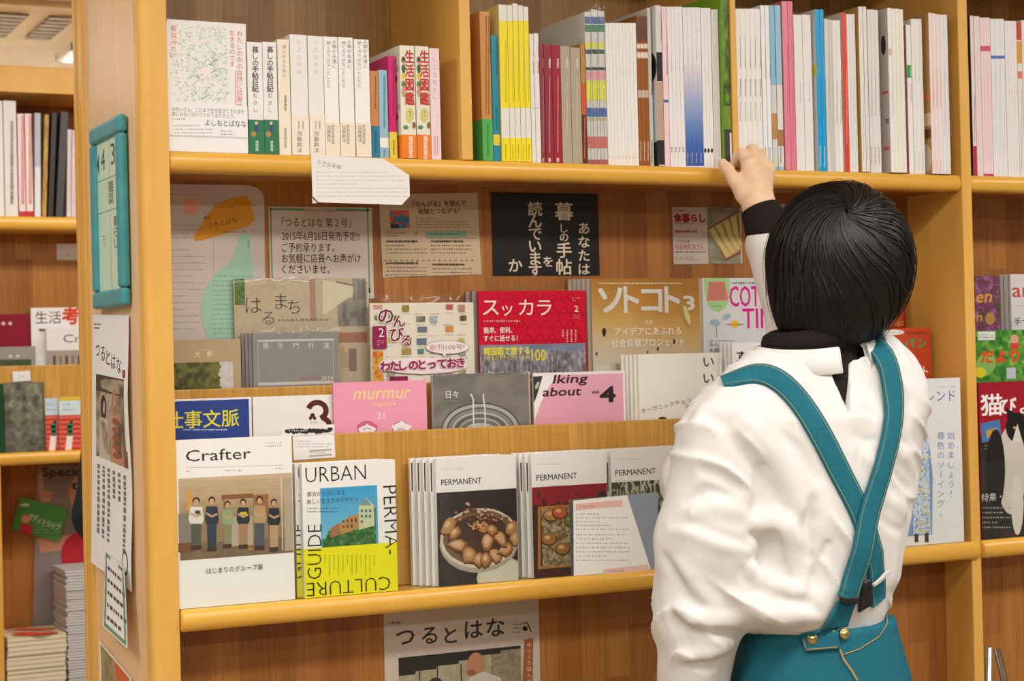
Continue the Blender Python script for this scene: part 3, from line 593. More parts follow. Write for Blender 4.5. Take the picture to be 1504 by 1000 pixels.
face('book', 'white and yellow book with a green hillside picture and thin capitals around it', 'book', (443, 681), (580, 675), Y3, Z3, urban, T=.012, copies=2, dx=-.0068, dy=.0125, back_art=urban_back,
     back_label='white and yellow copy half hidden behind the hillside picture book', back_group='copies behind the hillside picture book')
def plate(A):
    A.rect(640, 724, 780, 890, '2a241f')
    A.photo(641, 726, 772, 868, lambda x, y: ramp(fbm(x/26, y/26, 8), '181411', '2c2520', '4a3f34'), 30, 34)
    A.ell(740, 850, 40, 32, 'c9c4b2'); A.ell(741, 852, 37, 30, 'd8d3c0')
    A.ell(704, 795, 59, 46, 'b4a78e', rot=-.12); A.ell(704, 790, 58, 44, 'ddd2bc', rot=-.12); A.ell(704, 789, 54, 40, '7a5c40', rot=-.12); A.ell(703, 788, 46, 32, '4a3324', rot=-.12)
    rr = random.Random(5)
    for cx, cy, a, b, rot in ((658, 772, 14, 9, -.9), (668, 783, 13, 8, -.7), (672, 801, 16, 10, .25), (690, 815, 11, 13, .2), (703, 822, 10, 12, .1), (714, 821, 9, 12, -.2), (727, 815, 9, 11, -.5), (742, 806, 13, 9, -.7), (750, 775, 10, 13, .4), (756, 790, 8, 11, .2), (735, 790, 9, 14, -.5), (716, 795, 10, 15, .5), (707, 773, 13, 9, .2), (722, 778, 10, 8, .9)):
        ph = [rr.uniform(.72, 1.12) for _ in range(9)]; cr, sr = math.cos(rot), math.sin(rot)
        for kx, dx_, dy_, cc in ((1.08, 0, 1.5, '5c3418'), (1, 0, 0, rr.choice(['a8703c', '9a6230', 'b8824e'])), (.74, -.8, -1, rr.choice(['c2935f', 'cda576', 'b98450'])), (.4, -1.4, -2, rr.choice(['dcbc94', 'd4ae80']))):
            A.poly([(cx+dx_+kx*ph[i]*(a*math.cos(i*.698)*cr-b*math.sin(i*.698)*sr), cy+dy_+kx*ph[i]*(a*math.cos(i*.698)*sr+b*math.sin(i*.698)*cr)) for i in range(9)], cc)
    for i in range(60): A.ell(705+rr.gauss(0, 19), 757+rr.gauss(0, 7), rr.uniform(1.4, 3), rr.uniform(1, 2.4), rr.choice(['8a4a2c', 'b27a58', '6a3420', 'c89a7c', 'd8b49a']), rr.random()*3, 7, keep=True)
    A.n += 1
def perm(lx, ty, body):
    def f(A):
        A.text('PERMANENT', lx+7, ty+38, 12.5, '231f1c', w=60, bold=.012); A.scrib(lx+8, ty+12, lx+45, ty+15, 1, 'b0aaa0'); A.scrib(lx+8, ty+43, lx+45, ty+46, 1, 'c8c2b8'); body(A)
    return f
def dark_edge(A):
    for x in (641.6, 781.8, 898.6):
        A.rect(x, 722, x+3, 900, '2c2522', True); A.rect(x, 680, x+3, 722, '4a3834', True)
    A.n += 1
    for x in (641.6, 781.8, 898.6): A.rect(x, 753, x+3, 762, 'd8d2c8', True)
    A.n += 1
face('magazine', 'cream magazine with a bowl of browned chicken on its dark cover', 'magazine', (640, 676), (757, 665), Y3, Z3, perm(641, 675, plate), T=.0062, copies=4, dx=-.0067, dy=.0098,
     back_art=dark_edge, back_label='dark edged copy fanned out behind the chicken bowl magazine', back_group='copies behind the chicken bowl magazine', wrap=.008, mat='gloss')
def bento(A):
    A.rect(770, 724, 900, 890, '3a1d18')
    def cloth(x, y):
        n = fbm(x/8, y/8, 21); return np.where((n+(785-y)/90 > .95)[..., None], mixc('7a1420', 'a81c2a', fbm(x/3, y/3, 2)), ramp(n, '2a1512', '472520', '5c2c24'))
    A.photo(779, 716, 898, 858, cloth, 34, 40)
    A.poly([(790, 744), (880, 738), (884, 828), (790, 836)], 'b97a34'); A.poly([(794, 748), (876, 742), (879, 824), (794, 831)], '3a2c1e')
    A.photo(795, 747, 876, 826, lambda x, y: ramp(fbm(x/3.2, y/3.2, 31), '2a2018', '6a5438', 'b8a078', 'd6c8a8'), 40, 40)
    for cx, cy, c in ((809, 757, 'b5843e'), (822, 753, 'c05a34'), (806, 792, 'a8702c'), (826, 806, 'a06a28'), (840, 765, '6f8a3a'), (850, 790, 'c09048'), (860, 812, '8a4a2a')): A.ell(cx, cy, 12, 10, '4c3016', n=12); A.ell(cx, cy-1, 10.5, 8.6, c, n=12); A.ell(cx-2, cy-3, 4.5, 3, 'd8b070', n=8)
face('magazine', 'cream magazine with a wooden lunch box on its dark red cover', 'magazine', (780, 669), (890, 658), Y3, Z3, perm(781, 668, bento), T=.0062, copies=3, dx=-.0055, dy=.0105,
     back_art=dark_edge, back_label='dark edged copy standing behind the lunch box magazine', back_group='copies behind the lunch box magazine', wrap=.007)
def forest(A):
    A.photo(893, 709, 1010, 850, lambda x, y: np.where((fbm(x/2.2, y/9, 5) > .5)[..., None], ramp(fbm(x/5, y/5, 4)*.8+(770-y)/150, '3a3a20', '6b6844', 'b8b49a', 'd8d6c8'), ramp(fbm(x/4, y/4, 9), '22251a', '4a4a2c', '7a6a34')), 56, 60)
face('magazine', 'cream magazine with woodland photo half hidden by the white sleeve', 'magazine', (897, 663), (1004, 652), Y3, Z3, perm(897, 661, forest), T=.0062, copies=2, dx=-.004, dy=.010,
     back_art=dark_edge, back_label='copy behind the woodland magazine', back_group='copies behind the woodland magazine', wrap=.007)
# handwritten note in a clear sleeve on the acrylic
def plane_sheet(name, label, cat, tl, tr, bl, Y, art, col='f4f0ea', mat='matte', th=.0004, group=None, parent=None, H=None, outline=None):
    a, b, c = un(*tl, Y=Y), un(*tr, Y=Y), un(*bl, Y=Y); ux = (b-a); W = ux.length; ux.normalize(); H = H or (c-a).length
    up = Vector((-ux.z, 0, ux.x)); o0 = a-up*H; mat4 = Matrix(((ux.x, 0, up.x, o0.x), (0, 1, 0, Y), (ux.z, 0, up.z, o0.z), (0, 0, 0, 1)))
    inv = mat4.inverted(); fn = lambda px, py: (lambda v: (v.x, v.z))(inv @ un(px, py, Y=Y))
    m = MB()
    if outline:
        P = [fn(*p) for p in outline]; n = len(P)
        m.add([(x, 0, z) for x, z in P]+[(x, th, z) for x, z in P], [tuple(range(n)), tuple(range(n, 2*n))[::-1]]+[(i, n+i, n+(i+1) % n, (i+1) % n) for i in range(n)], col)
    else: m.box(0, W, 0, th, 0, H, col)
    if art: art(Art(m, fn, lambda x, z, d: (x, -d, z), (0, W, 0, H)))
    o = m.build(name, mat)
    if parent: o.parent = parent; o.matrix_parent_inverse = Matrix.Translation(-parent.location); o.matrix_basis = mat4
    else: o.matrix_world = mat4
    return tag(o, label, cat, group)
nb = un(902, 845, Y=D-.002)
nt = empty('handwritten_note', (nb.x, D-.002, nb.z), 'white handwritten note in a clear sleeve on the acrylic guard', 'note')
plane_sheet('clear_sleeve', None, None, (835, 733), (966, 722), (840, 852), D-.0030, None, mat='sleeve', parent=nt)
plane_sheet('backing_card', None, None, (922, 725), (966, 722), (968, 838), D-.0024, None, col='a9b0ba', parent=nt, H=.112, outline=[(921, 727), (966, 723), (968, 838), (955, 838)])
plane_sheet('note_paper', None, None, (842, 735), (921, 728), (843, 846), D-.0036, lambda A: (A.scrib(846, 752, 928, 780, 5, 'a09ca0', .3, 1.), A.scrib(846, 782, 940, 826, 7, 'a09ca0', .3, 1.)), col='f6f2ea', parent=nt, outline=[(842, 735), (921, 727), (956, 836), (843, 846)])
plane_sheet('paper_tape', 'pink paper tape', None, (845, 740), (914, 734), (846, 749), D-.0041, lambda A: A.scrib(850, 741, 905, 746, 1, 'b08a88', .5), col='efc0b2', parent=nt)
plane_sheet('paper_tape', 'pink paper tape', None, (886, 836), (952, 829), (887, 845), D-.0041, lambda A: A.scrib(894, 836, 945, 841, 1, 'b08a88', .5), col='f0c8bc', parent=nt)
def linen(A):
    A.text('フレンド', 1344, 590, 19, '3d6ea0', w=60); A.scrib(1376, 566, 1404, 570, 1, '8a98a8')
    A.vtext('始めましょう！', 1397, 634, 12, '6b86b4', 14.2); A.vtext('春色のソーイング。', 1382, 634, 12, '6b86b4', 14.2)
    def dress(x, y): n = fbm(x/2.6, y/2.6, 77, 3); return ramp(n*1.3-.15, '2a4e96', '6f8fc0', 'dfe4e6', 'b8c8d8', 'd8c050')
    A.poly([(1341, 642), (1352, 634), (1362, 640), (1366, 662), (1370, 700), (1369, 785), (1331, 788), (1336, 700)], '7d98c4')
    A.photo(1338, 640, 1367, 784, dress, 20, 70); A.rect(1343, 784, 1349, 796, '5a3a30', True); A.rect(1358, 783, 1364, 796, '5a3a30'); A.ell(1345, 622, 9, 12, '7a1c40')
    rr = random.Random(2)
    for i in range(26): A.ell(rr.uniform(1340, 1366), rr.uniform(650, 780), 1.7, 1.9, 'e3c64c', n=7, keep=True)
    A.n += 1
face('magazine', 'pale grey magazine showing a blue floral dress beside the far divider', 'magazine', (1258, 557), (1410, 557), Y3, Z3, linen, T=.006, col='e6e4e4')
def catmag(A):
    A.rect(1434, 563, 1560, 640, 'a01828'); A.photo(1436, 640, 1545, 790, lambda x, y: ramp(fbm(x/12, y/12, 15), '1c1815', '2c2824', '3a342e', '5a2420'), 24, 34)
    A.text('猫', 1441, 608, 34, 'f4f0ec', bold=.035); A.text('び', 1470, 606, 26, 'f4f0ec', bold=.035); A.text('より', 1498, 606, 26, 'f4f0ec', bold=.03)
    A.poly([(1440, 622), (1468, 616), (1471, 644), (1442, 650)], '4a7ab4'); A.poly([(1448, 632), (1464, 628), (1465, 640), (1449, 643)], 'c8974a'); A.scrib(1446, 652, 1460, 662, 2, 'c8b0a0')
    A.ell(1485, 690, 22, 66, 'cfc6ba'); A.ell(1462, 690, 14, 60, '26211d'); A.ell(1494, 628, 17, 22, '201c1a'); A.poly([(1480, 618), (1477, 598), (1492, 608)], '201c1a'); A.poly([(1486, 650), (1494, 622), (1502, 650)], 'd8d0c6'); A.ell(1490, 628, 2.4, 2, 'b8b05a'); A.ell(1494, 740, 9, 46, 'd8cfc2')
    A.text('特集・追跡', 1441, 736, 13, 'd8d2c8', w=58, shear=.12); A.scrib(1443, 742, 1485, 778, 5, 'b0a89c', .35)
face('magazine', 'dark red magazine with a black and white cat at right frame edge', 'magazine', (1437, 563), (1572, 556), Y3, Z3, catmag, T=.006, col='8a1420')
# --- second tier
def shig(A):
    A.rect(240, 590, 367, 660, '33498f')
    A.text('仕事文脈', 243, 628, 28, 'e9e24a', w=110, bold=.018); A.scrib(268, 629, 334, 633, 1, 'ccd0e4', .6, .5)
face('magazine', 'blue magazine with big yellow characters, half below the rack edge', 'magazine', (236, 588), (369, 582), Y2, Z2, shig, T=.004, col='f0ecea')
def three(A):
    A.stroke([(466+13*math.cos(a), 603+12*math.sin(a)) for a in np.linspace(-2.9, 1.2, 14)], 8, '5a2a26'); A.stroke([(475+9*math.cos(a), 626+11*math.sin(a)) for a in np.linspace(-1.6, 1.5, 12)], 8, '5a2a26')
    A.ell(459, 610, 3.4, 3.4, '5a2a26'); A.ell(456, 614, 2.6, 2.6, '5a2a26', keep=True); A.ell(462, 614, 2.6, 2.6, '5a2a26'); A.scrib(456, 617, 466, 622, 2, '7a5a54')
face('magazine', 'white magazine with a large brown numeral beside the pink one', 'magazine', (371, 584), (493, 578), Y2+.004, Z2, three, T=.004)
tgp = un(460, 655, Y=YB-.003)
tg = empty('shop_card', (tgp.x, YB-.003, tgp.z), 'small white card with a black blotted title below the brown numeral', 'card')
plane_sheet('card', None, None, (430, 640), (491, 636), (431, 676), YB-.0015, lambda A: (A.scrib(434, 646, 487, 658, 3, 'aaa49c', .4), A.frame(454, 661, 487, 669, .5, 'b8b2aa'), A.scrib(457, 663, 484, 667, 1, 'aaa49c', .5)), col='f4f0ec', parent=tg)
def blot(A):
    rr = random.Random(3)
    for i in range(26): A.ell(421+i*2.6, 634-.1*i+rr.uniform(-1.5, 1.5), rr.uniform(2, 3.4), rr.uniform(2.4, 4), '2a2524', n=8, keep=True)
    A.n += 1; A.scrib(424, 630, 486, 635, 1, 'd8d2cc', .4, 1)
plane_sheet('title_strip', None, None, (414, 627), (491, 623), (415, 641), YB-.0025, blot, col='f2eeea', parent=tg)
def murm(A):
    A.text('murmur', 519, 587, 27, 'f4e08c', w=86, bold=.006, shear=.22); A.text('magazine', 545, 596, 8, 'f4e08c', w=37, shear=.2); A.text('21', 554, 615, 14, 'fbe6ea', bold=.01)
    for cx, cy, rx in ((539, 629, 14), (589, 630, 13)):
        A.ell(cx, cy, rx, 11, '3a2c30'); A.ell(cx, cy, rx-1, 10, 'f6eef0')
        for i in range(7): A.ell(cx-rx+2+i*rx/3.4, cy-9+abs(i-3)*2, 3.2, 2.8, 'd86a86' if cx < 560 else 'f6eef0', n=8, keep=True)
        A.n += 1; A.stroke([(cx-6, cy+2), (cx, cy-1), (cx+6, cy+2)], .8, '6a4a50')
face('magazine', 'plain pink magazine with yellow lettering and two cartoon heads', 'magazine', (489, 563), (626, 557), Y2-.003, Z2, murm, T=.004, col='f2a0b8')
def hibi(A):
    A.photo(635, 550, 778, 640, lambda x, y: ramp(fbm(x/30+y/60, y/14, 6), '6a645c', '79736a', '8a847a', '968f84'), 46, 30)
    A.text('日々', 655, 584, 12, 'f0ece4', w=18, bold=.02); A.scrib(656, 587, 674, 590, 1, 'b8b4ac', .5, .8)
    for rx, ry, c in ((58, 40, '4a4642'), (56, 38, 'b8b6b0'), (50, 33, '5a5650'), (48, 31, '8f8c86'), (42, 26, 'c0beb8'), (39, 23, '6a6660'), (32, 18, 'b0aea8'), (29, 15, '7a7670'), (22, 10, 'c8c6c0')): A.ell(706, 631, rx, ry, c, a0=180, a1=360, n=26)
    for sx in (0, 17): A.stroke([(691+sx+(2 if sx else 0), 578), (695+sx-(2 if sx else 0), 586), (696+sx-1, 600), (697+sx-1, 632)], 2.2, 'e8dfd0')
face('magazine', 'grey magazine with steel steamer rings on its cover in clear wrap', 'magazine', (634, 551), (778, 545), Y2, Z2, hibi, T=.005, wrap=.006, col='b8b2aa')
def talk(A):
    A.rect(783, 552, 917, 650, 'e6a8b8'); A.poly([(783, 552), (815, 551), (806, 564), (795, 590), (783, 620)], 'e8e4dc'); A.poly([(783, 553), (799, 552), (791, 575), (784, 592)], '3a3a38'); A.ell(789, 566, 2.6, 6, 'b8b8b0', rot=.4)
    A.poly([(797, 552), (816, 551), (812, 560), (803, 574), (784, 612), (783, 596)], 'f2eee8')
    A.text('lking', 812, 563, 18, '3a2426', w=52, bold=.035, shear=.15); A.text('about', 797, 582, 18, '3a2426', w=57, bold=.035, shear=.15); A.text('vol.', 869, 578, 8, '3a2426', w=12, bold=.04); A.text('4', 882, 590, 31, '33282a', w=21, bold=.07)
face('magazine', 'rose pink magazine with bold black numeral four and curled corner', 'magazine', (783, 550), (918, 542), Y2+.002, Z2, talk, T=.005, col='efe6e4')
def iiw(A):
    A.vtext('いいわ', 1041, 522, 19, '2e2a28', 24, .012); A.scrib(1053, 524, 1057, 580, 2, '9a948c', vertical=True)
    for i, ch in enumerate('オーガニックチョコレート'): A.text(ch, 945+i*8.3, 606-i*1.9+(2 if i > 8 else 0), 8, '6a645e', anchor='c', keep=True)
    A.n += 1; A.text('なくっ', 1006, 598, 7, '8a847c', w=20); A.ell(973, 617, 7, 5, '3a2a22'); A.ell(1014, 612, 8, 8, '3a2a22')
face('magazine', 'off white magazine with hiragana down its right edge', 'magazine', (937, 521), (1059, 517), Y2-.002, Z2, iiw, T=.004, col='f0ece0', copies=4, dx=-.0052, dy=.0052, back_label='off white copy fanned behind the hiragana edged magazine', back_group='copies behind the off white hiragana magazine')
def kura(A): A.text('暮し', 1082, 538, 26, '2a2624', w=48, bold=.02); A.scrib(1083, 545, 1120, 560, 2, '8a847c')
face('magazine', 'white magazine with brushed black characters behind the white shirt', 'magazine', (1075, 504), (1190, 500), Y2, Z2, kura, T=.004, col='efedea', copies=3, dx=-.0045, dy=.0052, back_label='white copy behind the brushed character magazine', back_group='copies behind the brushed character magazine')
def quilt(A):
    A.rect(1280, 481, 1366, 600, 'c2482a'); A.text('パン', 1328, 511, 17, '3f9a5a', w=33, bold=.05); A.ell(1322, 508, 6, 5, '3f9a5a'); A.text('QuiltJapan', 1332, 491, 7, '5a2a1a', w=29); A.ell(1312, 488, 16, 4, 'ece6de'); A.scrib(1300, 486, 1325, 490, 1, '5a78a0', .5)
    A.text('ルト', 1340, 553, 19, 'f0e6dc', w=23, bold=.02); A.photo(1282, 495, 1318, 540, lambda x, y: ramp(fbm(x/3, y/3, 19), '7a2018', 'c85a30', 'e0a04a'), 16, 16)
face('magazine', 'orange red magazine with green characters right of the shirt', 'magazine', (1268, 484), (1367, 480), Y2, Z2, quilt, T=.006, col='b8482e')
def garden(A):
    A.photo(1430, 486, 1530, 580, lambda x, y: ramp(fbm(x/7, y/7, 41), '1a4a1c', '2f7a2c', '6aa83c', 'c8d890'), 34, 32); A.rect(1436, 487, 1462, 499, 'dfe4dc'); A.scrib(1438, 490, 1460, 497, 2, '4a6a4a')
    A.ell(1448, 535, 14, 18, '86c060', rot=.4); A.ell(1440, 547, 8, 8, 'e8d82a'); A.text('だより', 1441, 532, 21, 'e8541c', w=56, bold=.07); A.ell(1490, 498, 6, 7, 'd8a888'); A.rect(1484, 504, 1497, 512, 'd8483a'); A.rect(1478, 540, 1492, 556, 'c8ccd0')
face('magazine', 'leafy green magazine with fat orange characters right of the divider', 'magazine', (1432, 487), (1548, 482), Y2, Z2, garden, T=.006, col='3c6a34')
# --- top tier
def dog(A): A.scrib(296, 513, 308, 515, 1, 'd8ccb4'); A.text('犬', 286, 524, 9, 'e8dcc4'); A.text('鄙', 304, 523, 9, 'e8dcc4'); A.photo(254, 533, 343, 580, lambda x, y: np.where((x > 326-5*vn(y/4, y*0, 2))[..., None], mixc('b8b4ac', 'd4d2cc', fbm(x/4, y/4, 3)), ramp(fbm(x/8, y/8, 14)+(x-290)/300, '2f2a1e', '4c4426', '6d7434', '8a6a34')), 40, 22)
face('magazine', 'beige booklet with a leafy photo, far left of the top tier', 'magazine', (236, 500), (353, 497), Y1-.002, Z1, dog, T=.003, col='b39c7a', mat='matte')
def haru(A):
    def street(x, y):
        n = fbm(x/7, y/7, 51); base = mixc('cdbb9c', 'b8a68a', n)
        base = np.where(((x < 358) & (y < 447))[..., None], ramp(fbm(x/5, y/5, 13), '3c5028', '5d7a3a', '9aa878'), base)
        base = np.where(((x > 453) & (x < 464) & (y < 470))[..., None], s2l('b08a78'), base)
        base = np.where(((x > 495) & (y > 445-.35*(x-495)) & (y < 478))[..., None], mixc('6a665e', 'a09a8c', vn(x/4, y/11, 7)), base)
        base = np.where(((x > 520) & (y < 440))[..., None], mixc('55504a', '9a948a', vn(x/2.5, y/20, 8)), base)
        return np.where(((x > 497) & (y > 487) & (y < 503))[..., None], s2l('a8745c'), base)
    A.photo(344, 408, 541, 562, street, 66, 52)
    A.poly([(474, 411), (518, 420), (519, 432), (478, 461), (474, 460)], 'd8ceb0'); A.stroke([(494, 414), (519, 419)], 1.4, '4a4640')
    A.text('は', 361, 459, 29, '2c2622', bold=-.012); A.text('る', 386, 476, 24, '2c2622', bold=-.012); A.text('ま', 404, 453, 27, '2c2622', bold=-.012); A.text('ち', 423, 460, 25, '2c2622', bold=-.012)
    A.text('HARUMACHI', 409, 472, 5, '5a4a3a', w=74); A.ell(503, 513, 3, 3, 'd8a05a'); A.rect(500, 516, 512, 540, 'b8a080'); A.rect(512, 512, 524, 545, '8a7664')
face('magazine', 'wide street photo magazine in clear wrap with four brushed hiragana', 'magazine', (343, 407), (541, 411), D+.145, Z1, haru, T=.003, col='c8b898', wrap=.004)
def zen(A):
    A.frame(379, 499, 490, 563, .9, 'd0ccc4')
    for i, ch in enumerate('善き門外漢'): A.text(ch, 386+i*22.2, 511.5, 10, 'dcd8d0', keep=True)
    A.n += 1; A.text('autumn', 442, 558, 8, 'a06a64', w=28); A.text('2014', 472, 558, 8, 'e0dcd6', w=17); A.stroke([(395, 545), (430, 538), (480, 548)], .5, 'a8a49c')
face('magazine', 'plain grey booklet with a thin white frame in clear wrap', 'magazine', (371, 490), (497, 486), Y1-.003, Z1, zen, T=.0035, col='95908a', copies=3, dx=-.0045, dy=.0048, back_label='grey copy behind the white framed grey booklet', back_group='copies behind the framed grey booklet', wrap=.011)
def nonb(A):
    rr = random.Random(9); cs = ['d8c23a', '3a3424', '8a7a5a', 'b0a890', '4a7ab0', 'b07a5a', '6a9a4a', 'c85a4a', 'e0d8c0', 'd8904a']
    for i in range(7):
        for j in range(7):
            x = 548+i*21+rr.uniform(-2, 2); y = 448+j*16+rr.uniform(-1, 1)
            if rr.random() < .62:
                A.photo(x, y, x+rr.uniform(9, 15), y+rr.uniform(7, 10), (lambda c1, c2, sd: lambda X, Yy: mixc(c1, c2, fbm(X/2.5, Yy/2.5, sd)))(rr.choice(cs), rr.choice(cs), i*9+j), 7, 5)
            A.scrib(x, y+11, x+12, y+13.5, 1, 'a8a090', .5)
    A.rect(547, 515, 562, 565, 'd8b84a'); A.photo(547, 516, 563, 565, lambda x, y: ramp(fbm(x/4, y/4, 61), '4f8a3a', 'e0c040', 'd8682a', 'c83a2a'), 10, 26)
    for t, x, y, s in (('の', 555, 474, 27), ('ん', 577, 479, 20), ('び', 572, 500, 23), ('る', 589, 507, 19)): A.text(t, x, y, s, 'f4ece4', bold=.11); A.text(t, x, y, s, '7a1c34', bold=.03)
    A.rect(546, 479, 567, 512, '962656'); A.text('2', 555, 495, 19, 'f4e8ec', w=8); A.scrib(553, 499, 563, 508, 3, 'd8a8bc', .5)
    A.ell(656, 510, 32, 10, '8a7468'); A.ell(656, 510, 31.4, 9.5, 'f0e8e0'); A.poly([(646, 517), (652, 524), (655, 518)], 'f0e8e0'); A.text('創刊100号!', 630, 514, 9.6, 'b05a70', w=51)
    A.ell(620, 537, 66, 12, 'f4e4e4')
    for i, ch in enumerate('わたしのとっておき'): A.text(ch, 557+i*14, 544-i*.7, 16, 'f6dede', bold=.2, keep=True)
    A.n += 1
    for i, ch in enumerate('わたしのとっておき'): A.text(ch, 557+i*14, 544-i*.7, 16, '9a1c54', bold=.05, keep=True)
    A.n += 1; A.rect(570, 553, 597, 562, '8a1a50'); A.ell(612, 560, 9, 7, 'ece2d8')
face('magazine', 'busy collage magazine with wine red brush title in clear wrap', 'magazine', (543, 446), (695, 443), Y1, Z1, nonb, T=.004, col='ece4d2', wrap=.018, copies=1, dx=.002, dy=.006, back_label='copy behind the busy collage magazine')
def sukk(A):
    A.rect(703, 428, 859, 506, 'd01030'); rr = random.Random(4)
    for i in range(9):
        for j in range(4):
            cx = 712+i*18+(9 if j % 2 else 0); cy = 436+j*20
            if cy < 500 and cx < 856: A.stroke([(cx+5*math.cos(a), cy+5*math.sin(a)) for a in np.linspace(0, 6.28, 10)], .8, 'a00c26', keep=True); A.ell(cx+9, cy+5, 1.6, 4, 'b00c28', n=8, keep=True)
    A.n += 1
    for t, x, y, s in (('ス', 709, 462, 29), ('ッ', 737, 462, 23), ('カ', 762, 462, 28), ('ラ', 789, 462, 28)): A.text(t, x, y, s, 'f8e0d8', bold=.01)
    A.scrib(710, 469, 763, 474, 1, 'f0b8b0', .6, .8); A.text('簡単、便利、', 710, 489, 10, 'faecea', w=42, bold=.02); A.text('すぐに話せる！', 710, 501, 10, 'faecea', w=50, bold=.02)
    A.text('2', 843, 458, 13, 'f8e0d8', w=6, bold=.02); A.scrib(840, 436, 852, 443, 2, 'e89a98', .5); A.scrib(842, 461, 852, 468, 2, 'e89a98', .5); A.scrib(823, 484, 848, 502, 4, 'f0c0bc', .35, vertical=True)
    A.photo(701, 507, 860, 550, lambda x, y: np.where((y < 515+6*vn(x/15, x*0, 3))[..., None], mixc('8a94a8', '6f7a92', vn(x/20, y/5, 2)), ramp(vn(x/1.8, y/7, 5)*.7+vn(x/5, y/4, 6)*.3, '4c4a4c', '6c6a6e', '98959a', 'c8c4c4')), 90, 24)
    A.text('韓国語で旅する', 710, 521, 13, 'e8d820', w=68, bold=.05); A.text('ソウルのデザインワールド', 710, 529, 8, 'd8cc30', w=66, bold=.02); A.text('100', 780, 530, 24, 'e8d820', w=21, bold=.01)
face('magazine', 'bright red magazine with large pale katakana and a city strip', 'magazine', (702, 428), (860, 426), Y1, Z1, sukk, T=.005, col='c01030', copies=2, dx=-.0075, dy=.008, back_art=lambda A: A.rect(600, 400, 900, 600, '9a9088'), back_label='grey edged copy behind the red katakana magazine', back_group='copies behind the red katakana magazine')
def soto(A):
    A.photo(867, 409, 1030, 560, lambda x, y: ramp(np.clip((y-409)/130+.12*fbm(x/20, y/20, 3)-.1+.0012*(950-x), 0, 1), 'a67430', 'b8863c', 'c8a05c', 'c9b590', 'c9bfae'), 40, 40)
    A.scrib(878, 414, 1002, 418, 1, 'e8dcc4', .5, .5)
    for t, x, w in (('ソ', 880, 34), ('ト', 917, 21), ('コ', 943, 29), ('ト', 977, 21)): A.text(t, x, 457, 46, 'd6cfc4', w=w, bold=.05)
    A.text('3', 1004, 455, 29, 'd6cfc4', w=16, bold=.05); A.ell(1008, 463, 5, 20, 'a8906a', rot=-.3); A.ell(1009, 463, 3, 15, 'd8c87a', rot=-.3); A.stroke([(912, 412), (898, 430), (880, 462)], .6, '8a8070')
    A.text('特集', 947, 476, 7, 'e8dcc8', w=12); A.text('アイデアにあふれる', 903, 492, 13, 'f0e8d8', w=99, bold=.01); A.text('社会貢献プロジェクト', 898, 509, 13, 'f0e8d8', w=109, bold=.01)
    for x, y, h in ((887, 487, 11), (990, 501, 7), (966, 512, 5), (951, 517, 4), (876, 519, 5)): A.ell(x, y, h*.28, h*.5, '3a2c20', n=8); A.rect(x-h*.14, y+h*.3, x+h*.14, y+h*.65, '3a2c20')
    A.rect(872, 536, 905, 550, 'cfcabc')
face('magazine', 'golden brown magazine with blocky pale katakana across the top', 'magazine', (868, 410), (1030, 408), Y1, Z1, soto, T=.005, col='b9a48a', copies=5, dx=-.0064, dy=.0044, back_art=lambda A: A.rect(800, 400, 1100, 600, 'a89e92'), back_label='grey edged copy fanned behind the golden brown magazine', back_group='copies behind the golden brown magazine')
def cott(A):
    A.rect(1031, 409, 1160, 560, 'd6d4d2'); A.ell(1054, 430, 18, 28, 'a3cf88'); A.rect(1034, 409, 1072, 430, 'a3cf88'); A.poly([(1041, 414), (1064, 413), (1070, 441), (1038, 442)], 'd87a78'); A.photo(1042, 416, 1066, 441, lambda x, y: mixc('d86a70', 'b8886a', fbm(x/1.4, y/1.4, 3)), 16, 16); A.scrib(1046, 448, 1062, 451, 1, '3a5a34', .5)
    A.text('COTTON', 1072, 450, 43, 'd6208c', w=90, bold=.015); A.text('TIME', 1091, 482, 42, 'd6208c', w=62, bold=.015); A.scrib(1074, 413, 1118, 418, 1, '5a5450', .6)
    A.ell(1050, 474, 8, 5, '9ab4c0', rot=.3); A.ell(1067, 465, 6, 4, '9ab4c0', rot=-.4); A.stroke([(1052, 478), (1053, 496)], 1, 'a08a60'); A.ell(1079, 476, 7, 6, 'e8b82a', n=5); A.scrib(1066, 475, 1092, 478, 1, '4a4440', .6); A.text('みん', 1041, 509, 8, '3a3634'); A.text('大図', 1041, 518, 8, '3a3634'); A.scrib(1041, 499, 1078, 502, 1, '6a6460', .5)
face('magazine', 'light grey craft magazine with magenta capitals and a pink patch', 'magazine', (1031, 410), (1172, 406), Y1, Z1, cott, T=.005, col='d6d2ce')
def food(A): A.rect(1270, 420, 1335, 560, '8a1c1c'); A.photo(1280, 425, 1328, 480, lambda x, y: ramp(fbm(x/6, y/6, 71), '5a1012', 'a82420', 'c85a2a', 'd8a870'), 18, 20); A.scrib(1296, 443, 1326, 449, 1, 'e8d8c0', .7); A.scrib(1300, 471, 1328, 478, 2, 'd8b040', .5)
face('magazine', 'dark red food magazine just right of the dark hair', 'magazine', (1225, 432), (1329, 427), Y1, Z1, food, T=.005, col='7a1a1a')
def flow(A):
    A.photo(1420, 405, 1470, 500, lambda x, y: ramp(fbm(x/4.5, y/4.5, 81), '26401f', '4a5a2a', '7a3a5a', 'a86a9a', 'c89a4a'), 26, 40); A.text('en', 1434, 444, 26, 'e0a04a', bold=.03, shear=.2); A.text('n', 1434, 472, 20, 'd89a48', bold=.03, shear=.2); A.ell(1454, 468, 7, 9, 'b8904a')
face('magazine', 'purple and green flower magazine on the top tier right of the divider', 'magazine', (1395+33, 406), (1468, 405), Y1+.006, Z1, flow, T=.004, col='4a5a38')
def arr(A): A.text('ar', 1487, 436, 30, 'c8503a', w=26, bold=.02); A.scrib(1490, 448, 1504, 451, 1, '9a948e', .5); A.text('手づ', 1489, 477, 12, '3a3634')
